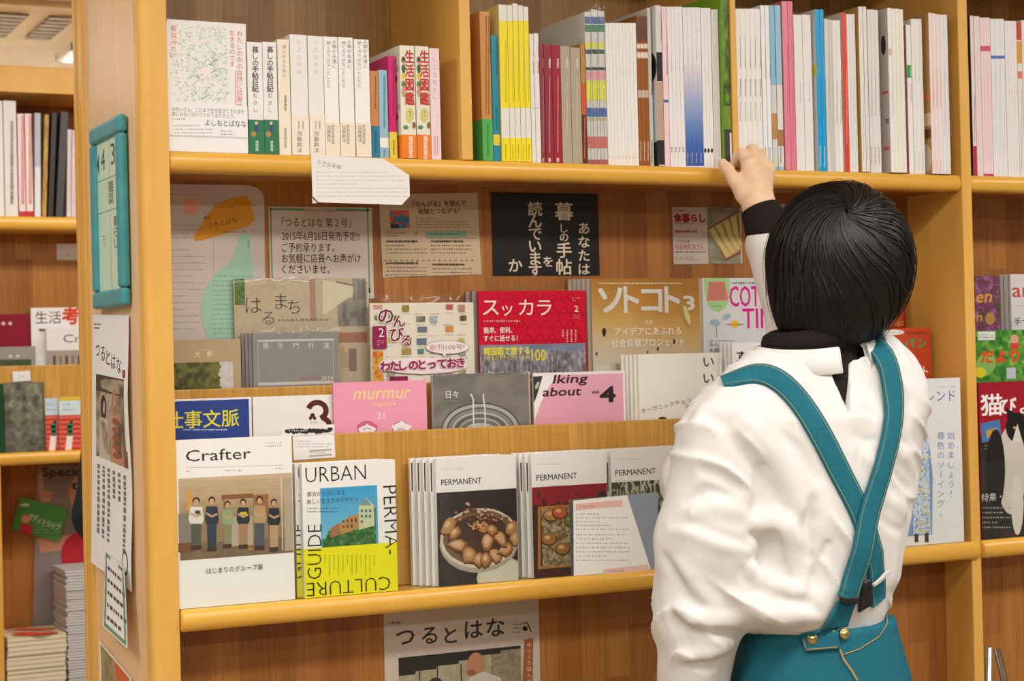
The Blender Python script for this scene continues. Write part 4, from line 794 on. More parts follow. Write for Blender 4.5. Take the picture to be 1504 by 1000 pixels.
face('magazine', 'pale magazine with red rounded letters cut by the right frame edge', 'magazine', (1484, 405), (1580, 400), Y1, Z1, arr, T=.005, col='dad6d4', copies=2, dx=-.006, dy=.007, back_label='grey edged copy behind the red lettered pale magazine', back_group='copies behind the red lettered pale magazine', back_art=lambda A: A.rect(1400, 380, 1600, 600, 'a8a29a'))
# first face-out book on the upper shelf, two copies
def garden_book(A):
    def drawn(x, y): n = fbm(x/6, y/6, 91); d = np.abs(n-.5); return np.where((d < .022)[..., None], s2l('9cc0a8'), s2l('f3f0ea'))
    A.photo(249, 34, 336, 152, drawn, 90, 110)
    A.ell(302, 106, 11, 10, 'f6eee6')
    rr = random.Random(6)
    for i in range(26):
        x, y = rr.uniform(275, 330), rr.uniform(90, 150); A.stroke([(x, y), (x+rr.uniform(3, 9), y-rr.uniform(3, 8)), (x+rr.uniform(6, 16), y-rr.uniform(-2, 9))], .9, '8fbb9c', keep=True)
    A.n += 1; A.vtext('服部みれい', 255, 37, 9.4, 'd8605a', 10); A.vtext('わたしの中の自然に目覚め', 352, 45, 9.6, 'd8605a', 9.6); A.vtext('生きるのです', 341, 44, 9, 'd8605a', 9.2); A.scrib(344, 104, 348, 154, 1, 'e08a84', .5, .5, vertical=True)
pa, pb = un(243, 30, Y=D+.016), un(360, 42, Y=D+.016)
def band_art(A): A.text('みれいさん、これまで生き延びてきた技を', 252, 163, 7.6, '5c6a6a', w=108); A.text('惜しみなく分けてくれてありがとう。', 252, 170, 7.2, '5c6a6a', w=94); A.text('よしもとばなな', 301, 184, 10.4, '48545a', w=61, bold=.012); A.scrib(253, 172, 300, 178, 1, '8a9494'); A.scrib(254, 182, 312, 198, 3, '9aa4a4', .35); A.scrib(324, 190, 345, 200, 2, '8a9494', .4)
for k in range(2):
    g = face('book', ('white book with red title and green line drawing facing out on upper shelf', 'second copy right behind the green line drawing book')[k], 'book', (243+k*2, 30-k*4), (360+k*1, 42-k*5), D+.016+k*.024, ZT+.0006, garden_book if k == 0 else None, T=.022, col='f4f1ec', page='f0ead8', mat='matte')
    if k == 0:
        Wd = pb.x-pa.x; m = MB(); zt = un(300, 153, Y=D+.016).z-g.location.z; z0 = un(300, 199, Y=D+.016).z-g.location.z
        m.box(-Wd/2-.0004, Wd/2+.0004, -.0012, -.0008, .0005, zt, 'f5f3f0')
        fn = lambda px, py: (un(px, py, Y=D+.016).x-g.location.x, un(px, py, Y=D+.016).z-g.location.z)
        A = Art(m, fn, lambda x, z, d: (x, -.0012-d, z), (-Wd/2, Wd/2, 0, zt)); band_art(A); A.rect(240, 200, 370, 202, 'd0d0d0'); 
        m.build('paper_band', 'matte', g)
# ------------------------------------------------------------------ papers on the back panel and shelf edges
YP = YK-.0012
def bigposter(A):
    A.stroke([(244, 285), (314, 286), (314, 490)], .5, '7a706a'); A.scrib(246, 328, 292, 352, 4, '8f8680', .26, .9, full=.5); A.scrib(246, 362, 300, 488, 13, '8f8680', .2, .9, full=.4)
    for i in range(5): A.ell(281+6.5*math.cos(i*1.256), 303+6.5*math.sin(i*1.256), 7, 7, 'e6a08c', n=12, keep=True)
    A.n += 1
bp = un(310, 420, Y=YP)
r = empty('poster', (bp.x, YP, un(300, 600, Y=YP).z), 'pale poster with orange and green paper notes beside the end panel', 'poster')
plane_sheet('sheet', None, None, (225, 270), (388, 273), (240, 590), YP, bigposter, col='c9bcb0', parent=r, outline=[(225, 270), (365, 272), (378, 276), (385, 283), (388, 293), (392, 600), (235, 600)])
def on(A): A.scrib(314, 302, 345, 306, 1, '8a6020', .5); A.text('つるとはな', 305, 335, 9, '4a3210', w=46, rot=.2); A.scrib(328, 339, 362, 342, 1, '7a5418', .5); A.text('特に', 300, 323, 6, '4a3210', rot=.2)
plane_sheet('orange_note', 'orange note', None, (284, 287), (376, 287), (284, 354), YP-.0006, on, col='d9961e', parent=r, outline=[(284, 349), (305, 315), (318, 299), (345, 290), (362, 288), (367, 294), (374, 318), (374, 324), (367, 331), (330, 343), (300, 352), (288, 354)])
plane_sheet('green_note', 'pale green note', None, (294, 343), (372, 343), (294, 520), YP-.0006, lambda A: (A.scrib(312, 402, 368, 500, 14, '6a8a78', .24, 1.1, full=.7), A.scrib(363, 352, 367, 382, 1, '5c7a6a', .6, vertical=True)), col='9fc6ac', parent=r,
    outline=[(352, 347), (358, 343), (366, 345), (369, 360), (371, 395), (374, 470), (372, 520), (318, 520), (302, 490), (295, 465), (296, 445), (303, 420), (315, 402), (335, 388), (345, 372)])
def hand(A):
    A.frame(396, 305, 544, 430, 5.5, '6c986a'); A.rect(447, 304, 493, 309, 'cfc0b2'); A.text('ジュンク堂書店', 449, 311, 6.5, '9a8a78', w=43)
    for t, y, w in (('「つるとはな 第２号」', 332, 103), ('2015年6月26日発売予定!!', 352, 116), ('ご予約承ります。', 369, 78), ('お気軽に店員へお声がけ', 385, 118), ('くださいませ。', 401, 71)): A.text(t, 414, y, 15, '33291f', w=w, bold=.002)
plane_sheet('shop_notice', 'cream handwritten notice with a green border on the rack back panel', 'notice', (394, 303), (546, 305), (397, 440), YP, hand, col='cfc0b2', outline=None)
def tiny_card(A):
    A.text('小さな天体', 465, 240, 7.4, '5a524c', w=37); A.scrib(508, 236, 552, 240, 1, '9a928a', .5); A.scrib(464, 243, 482, 246, 1, '8a827a', .5); A.scrib(464, 250, 598, 291, 7, 'a8a19a', .26, .8, full=.7)
    A.poly([(458, 290), (466, 298), (459, 299)], 'd8d0c8')
plane_sheet('shop_card', 'white clipped corner card of small print hanging over upper shelf lip', 'card', (457, 226), (603, 262), (459, 298), D-.0013, tiny_card, col='ece6e0', outline=[(457, 227), (563, 233), (601, 257), (602, 288), (590, 301), (468, 297), (459, 288)])
def leaf(A):
    A.text('『のんびる』を読んで', 606, 303, 9, '2e2820', w=80, bold=.03); A.text('地域とつながる！', 614, 314, 9, '2e2820', w=62, bold=.03); A.scrib(611, 319, 690, 336, 4, '6a5c4c', .35)
    A.photo(572, 309, 602, 335, lambda x, y: np.where((vn(x/7, y/7, 3) > .5)[..., None], mixc('b8402e', 'd86a4a', vn(x/3, y/3, 4)), mixc('2f5a7a', '5a8aa8', vn(x/3, y/3, 5))), 14, 12); A.rect(574, 329, 586, 335, '28424f')
    A.rect(625, 340, 686, 348, '86a890'); A.scrib(633, 342, 676, 346, 1, '4a5a4a', .5); A.scrib(566, 337, 600, 348, 3, '5a4c3c', .35); A.stroke([(613, 337), (610, 347), (614, 341)], .6, '4a3c2c')
    for x, y in ((566, 352), (632, 352), (566, 384), (634, 386)): A.scrib(x+1, y, x+48, y+5, 1, '2e2820', .7, .3); A.scrib(x+1, y+6, x+60, y+22, 3, '6a5c4c', .35)
    for i in range(17):
        A.rect(632+i*4, 349, 634+i*4, 350, '5a4c3c', True); A.rect(564+i*8, 382, 567+i*8, 383, '5a4c3c', True); A.rect(566+i*4, 405, 568+i*4, 406, '5a4c3c', True)
    A.n += 1
plane_sheet('leaflet', 'tan printed leaflet with a small red and blue picture on back panel', 'leaflet', (556, 285), (701, 283), (559, 408), YP, leaf, col='c6ad8b')
def sign(A):
    for t, x, y, s, p in (('あなたは', 858, 326, 19, 20), ('を', 805, 376, 17, 17), ('読んでいます', 786, 296, 22, 18.2), ('か', 757, 379, 22, 20)): A.vtext(t, x, y, s, 'd9c9ae', p, .03)
    for ch, y, s in (('暮', 297, 28), ('し', 328, 15), ('の', 341, 15), ('手', 356, 24), ('帖', 380, 25)): A.text(ch, 828, y+s*.86, s, 'd9c9ae', bold=.035, anchor='c')
plane_sheet('sign', 'black glossy sign with cream vertical hand lettering', 'sign', (721, 282), (878, 285), (721, 405), YP, sign, col='23211f', mat='gloss')
def food_card(A):
    A.rect(987, 304, 1038, 388, 'c9b9a8')
    A.scrib(991, 307, 1030, 311, 1, '5a4c40', .6); A.text('食暮らし', 990, 325, 13, 'a8202c', w=46, bold=.09); A.scrib(991, 327, 1024, 330, 1, '4a4038', .5); A.scrib(991, 337, 1036, 343, 1, 'a83a34', .8, .3); A.text('べてるの家', 993, 357, 6, '5a4c40', w=20); A.text('向谷地生良さん', 991, 366, 9, 'a8403a', w=44); A.scrib(991, 368, 1036, 372, 1, '4a4038', .6); A.scrib(991, 377, 1024, 383, 2, '6a5c50', .4)
    A.photo(1038, 305, 1088, 387, lambda x, y: ramp(fbm(x/9, y/9, 33), '6a6450', '8a8468', 'a8a088'), 20, 30); A.poly([(1040, 335), (1085, 308), (1088, 372), (1066, 384)], '8a4a34'); A.poly([(1043, 336), (1084, 312), (1087, 368), (1066, 380)], 'b09a58')
    for i in range(4): A.stroke([(1044+i*11, 336-i*6), (1056+i*8, 356-i*5), (1070+i*7, 376-i*5)], 7, 'cdb874'); A.stroke([(1049+i*11, 333-i*6), (1061+i*8, 353-i*5), (1075+i*7, 373-i*5)], 1, '5a4a2c')
plane_sheet('recipe_card', 'small card with red headline and a photo of yellow rolls', 'card', (987, 304), (1088, 305), (988, 388), YP, food_card, col='c9b9a8')
plane_sheet('paper_card', 'plain pale card peeking out behind the raised black cuff', 'card', (1096, 298), (1160, 300), (1097, 377), YP, lambda A: (A.scrib(1103, 330, 1150, 370, 6, 'a89a8c', .3)), col='cabcae')
def lowposter(A):
    A.scrib(570, 912, 611, 917, 1, '5a5450', .6, .5)
    for t, x, y, s in (('つ', 582, 948, 32), ('る', 620, 945, 30), ('と', 653, 944, 28), ('は', 683, 937, 31), ('な', 715, 934, 31)): A.text(t, x, y, s, '2a2624', bold=.022)
    A.scrib(753, 914, 765, 931, 3, '6a625c', .5); A.ell(771, 923, 4, 3.5, '2a2624', rot=.5); A.stroke([(768, 916), (774, 914), (780, 928)], 1.6, '2a2624')
    A.photo(585, 966, 768, 1120, lambda x, y: np.where((y < 990-.12*(x-585))[..., None], s2l('2a2622'), np.where((x > 722)[..., None], mixc('7a6a54', '9a8a70', vn(x/4, y/4, 3)), mixc('8a8266', 'b0a888', fbm(x/9, y/9, 8)))), 60, 40)
    for x in (615, 641, 676): A.rect(x, 975, x+3, 1040, '2a2622', True)
    A.n += 1; A.ell(699, 976, 13, 18, 'b07858'); A.ell(692, 988, 7, 5, '8a5a40'); A.poly([(690, 994), (710, 986), (735, 995), (745, 1030), (680, 1030)], 'c2b8a6'); A.ell(640, 1003, 10, 8, '3a322a')
    A.poly([(770, 939), (783, 937), (780, 1120), (762, 1120)], '9a5a34'); A.vtext('ゆっくり読んで', 777, 943, 7, 'e0c8a8', 9)
zl = ZB-.6
plane_sheet('poster', 'pale poster with five big brush hiragana beneath the lower shelf lip', 'poster', (563, 893), (791, 873), (560, 1000), D+.0735, lowposter, col='c4b5a5', H=.34)
# ------------------------------------------------------------------ things on the outer side of the end panel
XS = XL+.005-.0012
def side_sheet(name, label, cat, corners, art, col, X, mat='matte', th=.0004, parent=None, bend=None, nx=10, nz=14):
    """corners tl, tr, br, bl in photo pixels on the panel plane; the sheet may stand off the panel by bend(u, v)"""
    P = [un(*c, X=X) for c in corners]; base = P[3].copy()
    m = MB(); bend = bend or (lambda u, v: 0)
    def pt(u, v, d):
        p = (P[0]*(1-u)+P[1]*u)*(1-v)+(P[3]*(1-u)+P[2]*u)*v
        return (-bend(u, v)-d, p.y-base.y, p.z-base.z)
    V = [pt(i/nx, j/nz, 0) for j in range(nz+1) for i in range(nx+1)]; F = [(j*(nx+1)+i, j*(nx+1)+i+1, (j+1)*(nx+1)+i+1, (j+1)*(nx+1)+i) for j in range(nz) for i in range(nx)]
    m.add(V, F, col); m.add([(x+th, y, z) for x, y, z in V], [f[::-1] for f in F], col)
    if art:
        A = Art(m, lambda u, v: (u, 1-v), lambda u, v, d: pt(u, 1-v, d+.0002), (0, 1, 0, 1)); art(A)
    o = m.build(name, mat, fix=False); tag(o, label, cat)
    if parent: o.parent = parent; o.location = base-parent.location
    else: o.location = base
    return o
M['teal'] = noisy('teal_painted_wood', '3c8f96', '4a9ea4', 25, .4)
fr_c = [(133, 194), (186.5, 161), (193, 452.6), (136, 451)]
Pf = [un(*c, X=XL+(.003 if i in (1, 2) else -.010)) for i, c in enumerate(fr_c)]; fy0, fy1 = min(p.y for p in Pf), max(p.y for p in Pf); fz0, fz1 = 1.45+.0, 0
fz0 = sum(p.z for p in Pf[2:])/2; fz1 = sum(p.z for p in Pf[:2])/2
fr = empty('shelf_sign', (XL, (fy0+fy1)/2, fz0), 'teal framed shelf number sign on the bookcase end panel', 'sign'); L = fr.location
for nm, (y0, y1, z0, z1) in (('frame_bar', (fy0, fy1, fz1-.027, fz1)), ('frame_bar', (fy0, fy1, fz0, fz0+.027)), ('frame_bar', (fy0, fy0+.027, fz0+.027, fz1-.027)), ('frame_bar', (fy1-.027, fy1, fz0+.027, fz1-.027))):
    m = MB(); m.box(-.011, .0035, y0-L.y, y1-L.y, z0-L.z, z1-L.z); o = m.build(nm, 'teal', fr, bevel=.006)
    o.modifiers['edge'].segments = 4
def shelfsign(A):
    for y in (.26, .47): A.rect(0, y, 1, y+.006, '7a9a84')
    A.rect(.55, 0, .56, .26, '9ab8a4', True); A.rect(.55, .47, .56, 1, '9ab8a4')
    A.text('4', .2, .2, .2, '2b3a34', w=.17); A.text('3', .64, .19, .2, '2b3a34', w=.17); A.poly([(.02, .15), (.1, .08), (.1, .22)], '2b3a34')
    for i, ch in enumerate('雑誌'): A.text(ch, .5, .355+i*.075, .085, '3c5248', w=.22, keep=True, anchor='l')
    for i, ch in enumerate('暮らし'): A.text(ch, .7, .58+i*.07, .07, '3c5248', w=.18, keep=True)
    for i in range(4): A.scrib(.2+.02*i, .62+i*.02, .3, .64+i*.02, 1, '5c7268')
    A.n += 1
pp = [Vector((XL-.004, y, z)) for y, z in ((fy1-.024, fz1-.024), (fy0+.024, fz1-.024), (fy0+.024, fz0+.024), (fy1-.024, fz0+.024))]
def yz_sheet(name, pts, art, col, parent):
    base = pts[3]; m = MB()
    pt = lambda u, v, d: (-d, (pts[0].lerp(pts[1], u)).y-base.y, (pts[0].lerp(pts[3], v)).z-base.z)
    m.add([pt(0, 0, 0), pt(1, 0, 0), pt(1, 1, 0), pt(0, 1, 0)], [(0, 1, 2, 3)], col)
    art(Art(m, lambda u, v: (u, 1-v), lambda u, v, d: pt(u, 1-v, d+.0002), (0, 1, 0, 1)))
    o = m.build(name, 'gloss', parent, fix=False); o.location = base-parent.location; return o
yz_sheet('sign_paper', pp, shelfsign, 'c9e2c8', fr)
def card_art(A):
    A.frame(.04, .02, .96, .98, .05, '6f9a74'); 
    for i in range(5): A.scrib(.16, .14+i*.16, .85, .22+i*.16, 1, '4a4640', .5)
class Unit:            # scribbles scaled to a unit sheet
    pass
def uscrib(A, x0, y0, x1, y1, rows, col, vertical=False, dash=.05):
    r = A.rnd
    for i in range(rows):
        t = y0 if vertical else x0; end = (y1 if vertical else x1)*(1 if r.random() < .6 else .8)
        c = (x0+(x1-x0)*(i+.5)/rows) if vertical else (y0+(y1-y0)*(i+.5)/rows); h = ((x1-x0) if vertical else (y1-y0))/rows*.22
        while t < end:
            d = dash*r.uniform(.4, 1.1)
            if vertical: A.rect(c-h, t, c+h, t+d, col, True)
            else: A.rect(t, c-h, t+d, c+h, col, True)
            t += d+dash*r.uniform(.2, .5)
    A.n += 1
def sideposter(A):
    uscrib(A, .05, .03, .2, .06, 2, '6a645e')
    for i, ch in enumerate('つるとはな'): A.text(ch, .1+i*.15, .165+.012*i, .07, '2a2624', w=.12, keep=True)
    A.n += 1; A.photo(.12, .235, .9, .56, lambda x, y: ramp(fbm(x*6, y*14, 23), '2a241e', '6a5a48', 'b8a890', 'd8d0c0'), 24, 40); A.rect(.12, .235, .9, .3, '4a4038')
    A.ell(.34, .36, .08, .05, '3a2a22', n=14); A.poly([(.25, .4), (.44, .4), (.5, .56), (.2, .56)], 'c8b8a8'); A.ell(.64, .33, .07, .05, 'b07858', n=14); A.poly([(.52, .37), (.8, .37), (.84, .56), (.5, .56)], 'c08a6a')
    for i in range(5): A.ell(.66, .4+i*.032, .1, .012, '9a5a40', n=10)
    A.rect(.86, .2, .93, .56, '8a4a30'); uscrib(A, .12, .59, .9, .86, 6, '7a746e', True, .02); A.ell(.86, .91, .07, .045, '4a4a44', n=18); A.ell(.86, .91, .055, .035, 'f0ebe6', n=18)
side_sheet('poster', 'long curling poster with brush hiragana under the shelf sign', 'poster', [(138, 462), (191, 463), (199, 869), (143, 825)], sideposter, 'f0ebe6', XS, bend=lambda u, v: .002+.008*(v**3)*(1-u)+.003*math.sin(3*v)*(1-u)+.004*math.sin(v*5)**2*u)
def greencard(A): A.frame(.05, .02, .95, .98, .05, '6f9a74'); A.rect(.3, .0, .7, .1, 'f0ece4'); [uscrib(A, .15, .14+i*.16, .88, .25+i*.16, 1, '4a4640', dash=.12) for i in range(5)]
side_sheet('shop_notice', 'narrow white card with green border taped below the side poster', 'notice', [(155, 807), (183, 834), (192, 952), (156, 919)], greencard, 'f2eee8', XS-.014, bend=lambda u, v: .001+.004*v*v)
side_sheet('poster', 'orange toned poster cut by the bottom edge on the end panel', 'poster', [(146, 940), (194, 996), (198, 1120), (149, 1050)], lambda A: (A.rect(.06, .03, .94, .97, 'b8946a'), A.photo(.06, .03, .45, .97, lambda x, y: ramp(fbm(x*9, y*9, 3), '6a5a40', 'a08a60', 'c8b088'), 12, 18), A.poly([(.5, .03), (.94, .03), (.94, .97), (.62, .6)], 'd8683a')), 'f0e8dc', XS, bend=lambda u, v: .001)
# ------------------------------------------------------------------ bookcase across the far aisle
BY = 4.9
bx0, bx1 = un(4, 900, Y=BY).x-.03, 2.4
bt1, bt0 = un(40, 97, Y=BY).z, un(40, 136, Y=BY).z
bl1, bl0 = un(50, 318, Y=BY).z, un(50, 338, Y=BY).z
bm1, bm0 = un(50, 664, Y=BY).z, un(50, 682, Y=BY).z
bc = empty('bookcase', (1.3, BY, 0), 'blurred light wood bookcase across the far aisle at left', 'bookcase')
def bpart(o): o.parent = bc; o.matrix_parent_inverse = Matrix.Translation((-1.3, -BY, 0)); return o
bpart(boxo('top_board', 'maple', bx0-.6, bx1, BY, BY+.3, bt0, bt1))
bpart(boxo('back_panel', 'stave', bx0-.6, bx1, BY+.24, BY+.26, bl0, bt0, bevel=0))
bpart(boxo('rack_back_panel', 'stave', bx0-.6, bx1, BY+.14, BY+.155, bm0, bl0, bevel=0))
bpart(boxo('lower_back_panel', 'stave', bx0-.6, bx1, BY+.2, BY+.22, 0, bm0, bevel=0))
bpart(shelf_lip(bx0-.6, bx1, bl1, bl1-bl0, BY+.24, BY-.01)); bpart(shelf_lip(bx0-.6, bx1, bm1, bm1-bm0, BY+.2, BY-.01))
rz = un(30, 537, Y=BY+.07).z
bpart(boxo('rack_riser', 'stave_light', bx0-.6, bx1, BY+.07, BY+.08, bm1, rz))
bpart(boxo('divider', 'maple', bx0, bx0+.032, BY-.002, BY+.2, 0, bm0)); bpart(boxo('lower_shelf', 'maple', bx0-.6, bx1, BY, BY+.2, .36, .385))
bpart(boxo('end_panel', 'maple_side', bx1, bx1+.03, BY, BY+.3, 0, bt1)); bpart(boxo('end_panel', 'maple_side', bx0-.63, bx0-.6, BY, BY+.3, 0, bt1))
def bspine(desc, x0, x1, yt, col, lean=0, art=None, depth=.17, name='magazine', cat='magazine', group=None):
    Y = BY+.01; a, b = un(x0, 230, Y=Y).x, un(x1, 230, Y=Y).x; z0 = bl1+.001; H = un((x0+x1)/2, yt, Y=Y).z-z0; w = (b-a)/2-.0004; m = MB()
    m.box(-w, w, 0, .001, 0, H, col); m.box(-w, w, .001, depth, 0, H-.001, col)
    if art: art(Art(m, lambda px, py: (un(px, py, Y=Y).x-(a+b)/2, un(px, py, Y=Y).z-z0), lambda x, z, d: (x, -d*4, z), (-w, w, 0, H)), x0, x1)
    o = m.build(name, 'gloss'); o.location = ((a+b)/2, Y, z0+abs(w*math.sin(lean))); o.rotation_euler.y = lean; return tag(o, desc, cat, group)
bspine('white spine cut by the left frame edge in the far bookcase', -8, 5, 148, 'e8e2da')
bspine('thick white spine with dark vertical print in the far bookcase', 6, 25, 148, 'e4ddd4', art=both(tiny(178, 300, '5a544e', 1, .5)))
for i, (a, b) in enumerate(((26.5, 36.5), (37.5, 47.5))):
    bspine(('left', 'right')[i]+' one of two red and white spines in the far bookcase', a, b, 167, 'ecd8d2', art=both(tiny(170, 300, 'd0402e', 2, .8), band(310, 330, 'c82a30')), group='red and white spines in the far bookcase')
bspine('greyish blue white magazine right of the red white pair', 49, 58, 166, 'b8bac0', .02, art=band(245, 330, 'e0dedc'))
bspine('yellow green spine tilted in the far bookcase', 59.5, 66, 168, '9a9a4a', .05, art=lambda A, x0, x1: A.photo(x0-4, 165, x1+6, 320, lambda x, y: ramp(fbm(x/5, y/15, 3), '6a7a3a', 'c8a84a', 'a86a3a', '7a8a6a'), 4, 24))
bspine('dark glossy spine leaning beside the yellow green one', 68.5, 76, 165, '3a3430', .06)
bspine('dark grey spine leaning, tallest of the leaning trio', 80, 91, 164, '4a4a48', .07)
for i in range(4):
    bspine(('leftmost', 'second', 'third', 'rightmost')[i]+' of four pinkish white spines in the far bookcase', 96+i*7, 102.5+i*7, 190+i, 'd8c8c4', .03, art=tiny(200, 300, 'a8989a', 1, .3), group='pinkish white spines in the far bookcase')
def bface(name, label, cat, tl, tr, Y, zb, art, col, T=.006):
    a, b = un(*tl, Y=Y), un(*tr, Y=Y); W = b.x-a.x; H = a.z-zb; xc = (a.x+b.x)/2; m = MB(); m.box(-W/2, W/2, 0, T, 0, H, col)
    if art: art(Art(m, lambda px, py: (un(px, py, Y=Y).x-xc, un(px, py, Y=Y).z-zb), lambda x, z, d: (x, -d*4, z), (-W/2, W/2, 0, H)))
    o = m.build(name, 'gloss'); o.location = (xc, Y, zb); return tag(o, label, cat)
zr = un(40, 575, Y=BY+.1).z
bpart(boxo('rack_ledge', 'stave', bx0-.6, bx1, BY+.08, BY+.14, zr-.01, zr-.001))
bface('book', 'maroon cover with two pale dots in the far bookcase', 'book', (-40, 462), (43, 462), BY+.115, zr, lambda A: (A.ell(5, 475, 3, 2.6, 'd8b8b0'), A.ell(15, 475, 3, 2.6, 'd8b8b0')), '8a1f30')
def seikm(A): A.rect(45, 500, 130, 520, 'e4e0dc'); A.text('生活', 52, 474, 20, '3a3836'); A.text('考', 92, 474, 27, 'd8481e', bold=.06); A.rect(57, 483, 66, 486, '5a5650')
bface('magazine', 'white magazine with an orange character in the far bookcase', 'magazine', (45, 452), (140, 452), BY+.120, zr, seikm, 'ece8e4')
bface('magazine', 'pale magazine with thin serif title behind the end panel edge', 'magazine', (68, 481), (160, 481), BY+.105, zr, lambda A: (A.text('Crafter', 93, 503, 17, '4a4642', w=70), A.rect(68, 515, 160, 560, 'a89c8c'), [A.rect(78+i*9, 522, 82+i*9, 540, ('5a4a40', '8a7a6a')[i % 2]) for i in range(8)]), 'e8e4de')
bface('booklet', 'grey booklet with green photo foot in the far bookcase', 'booklet', (-30, 510), (52, 510), BY+.100, zr, lambda A: (A.ell(15, 523, 2.5, 2.5, 'd0ccc0'), A.ell(26, 523, 2.5, 2.5, 'd0ccc0'), A.rect(-30, 529, 46, 545, '4a5a3a')), '9a948a')
bface('magazine', 'magazine with grey woodland photo cover in the far bookcase', 'magazine', (6, 562), (64, 560), BY+.03, bm1+.001, lambda A: A.photo(6, 562, 64, 664, lambda x, y: ramp(fbm(x/9, y/9, 7), '2a2c2a', '55584e', '7c7c68', 'b0b0a0'), 30, 44), '55584e')
bface('magazine', 'dark green cover edge at the left frame border', 'magazine', (-50, 565), (5, 562), BY+.03, bm1+.001, None, '1f4a30')
pair = lambda x: (lambda A: (A.rect(x-4, 610, x+40, 664, 'c8402e'), [A.rect(x-4, 612+i*7, x+40, 613+i*7, 'd8786a', True) for i in range(7)], A.poly([(x+8, 625), (x+17, 615), (x+16, 640), (x+10, 640)], '2a7a5a'), A.poly([(x+8, 640), (x+17, 640), (x+15, 664), (x+6, 664)], 'ece4dc'), A.scrib(x+3, 590, x+20, 606, 2, '88a8c0')))
bface('magazine', 'pale blue and red cover, left of the pair in the far bookcase', 'magazine', (66, 585), (85, 585), BY+.034, bm1+.001, pair(66), 'c4d8de')
bface('magazine', 'pale blue and red cover with yellow top edge in the far bookcase', 'magazine', (86.5, 583), (135, 583), BY+.026, bm1+.001, lambda A: (pair(90)(A), A.rect(80, 583, 135, 587, 'e0c040')), 'cfe0e4')
tagp = plane_sheet('price_tag', 'small white tag clipped on the far bookcase riser', 'tag', (18, 546), (44, 544), (19, 561), BY+.066, lambda A: A.scrib(28, 550, 36, 554, 2, '8a8480'), col='ece8e4')
plane_sheet('shelf_card', 'small white card on the far bookcase back panel', 'card', (83, 358), (150, 358), (84, 382), BY+.138, lambda A: A.scrib(96, 370, 115, 377, 2, '9a948e'), col='d8d0c8')
# lower bay: poster, leaflet, piles
def facep(A):
    A.photo(54, 683, 170, 1000, lambda x, y: mixc('8f7c70', '84726a', vn(x/30, y/30, 2)), 10, 20); A.rect(54, 800, 170, 1000, '857a76')
    A.poly([(100, 725), (110, 700), (125, 690), (170, 690), (170, 780), (125, 764), (118, 748), (106, 742)], 'c98a66'); A.ell(110, 714, 4, 5, '2a2422'); A.ell(113, 714, 2, 2, 'e8e0d8')
    A.poly([(55, 700), (62, 690), (64, 720), (78, 722), (74, 736), (60, 740)], 'c08a6a'); A.poly([(55, 790), (100, 785), (140, 780), (140, 800), (60, 812)], 'c48a68'); A.ell(125, 815, 36, 36, 'b8202c')
    A.text('Special', 62, 699, 18, '3a302c', w=62, bold=.05)
plane_sheet('poster', 'drab poster with a flat cartoon face and heavy dark word', 'poster', (54, 683), (175, 683), (56, 960), BY+.195, facep, col='8a7a70')
def gleaf(A):
    A.text('ボディトリップ', 40, 762, 12, 'e8ece0', w=52, rot=-.12, bold=.02); A.ell(38, 762, 7, 6, 'd8a078'); A.poly([(30, 768), (46, 770), (48, 786), (28, 783)], 'c8384a'); A.rect(33, 754, 44, 758, 'c83a3a')
    A.scrib(30, 737, 60, 746, 1, 'd0dcc4', .6); A.scrib(52, 766, 92, 784, 4, 'a8c8a0', .4)
plane_sheet('leaflet', 'green leaflet tilted on the far bookcase lower panel', 'leaflet', (30, 730), (101, 748), (21, 779), BY+.188, gleaf, col='4f9448', mat='gloss')
zs = .386
M['steel'] = noisy('brushed_steel', 'b8b8b8', 'd0d0cc', 80, .25, metal=1.)
sx_ = un(1452, 950, Y=2.32)
stl = empty('step_stool', (sx_.x+.2, 2.2, 0), 'folding steel step stool whose thin legs show at the lower right corner', 'step stool')
for dx in (0, .34):
    for ya, yb in ((2.32, 2.40), (2.30, 2.06)):
        m = MB(); m.tube([(sx_.x+dx-stl.location.x, ya-2.2, sx_.z), (sx_.x+dx+.03-stl.location.x, yb-2.2, .004)], .006); m.build('leg', 'steel', stl, smooth=True)
m = MB(); m.box(sx_.x-.01-stl.location.x, sx_.x+.36-stl.location.x, .02, .2, .42, .45); m.build('tread', 'whitemetal', stl, bevel=.005)

def pile(name, desc, xa, xb, Y, dep, ytop, ts, cols, cat='magazine', group=None, top_art=None, jit=.004, seed=1):
    rr = random.Random(seed); zt = un((xa+xb)/2, ytop, Y=Y).z; n = int((zt-zs)/ts); a, b = un(xa, 900, Y=Y).x, un(xb, 900, Y=Y).x
    for i in range(n):
        m = MB(); w = (b-a)/2; m.box(-w, w, 0, dep, 0, ts*.18, cols[0]); m.box(-w+.001, w-.001, .0006, dep, ts*.18, ts*.8, cols[1]); m.box(-w, w, 0, dep, ts*.8, ts*.96, cols[0])
        last = i == n-1
        if last and top_art: top_art(m, w, dep, ts*.96)
        o = m.build(name, 'matte'); o.location = ((a+b)/2+rr.uniform(-jit, jit), Y+rr.uniform(-jit, jit)*.5, zs+i*ts)
        tag(o, desc[0] if last else desc[1], cat, None if last else group)
def redtop(m, w, dep, z):
    rr = random.Random(3)
    for i in range(9):
        cx, cy, a = rr.uniform(-.6, .6)*w, rr.uniform(.1, .8)*dep, rr.uniform(0, 3); r_ = rr.uniform(.015, .035)
        m.add([(cx+r_*1.6*math.cos(t+a), cy+r_*math.sin(t), z+.0003*(i+1)) for t in np.linspace(0, 6.28, 13)[:-1]], [tuple(range(12))], ('c8402e', 'd86a4a', 'b83828')[i % 3])
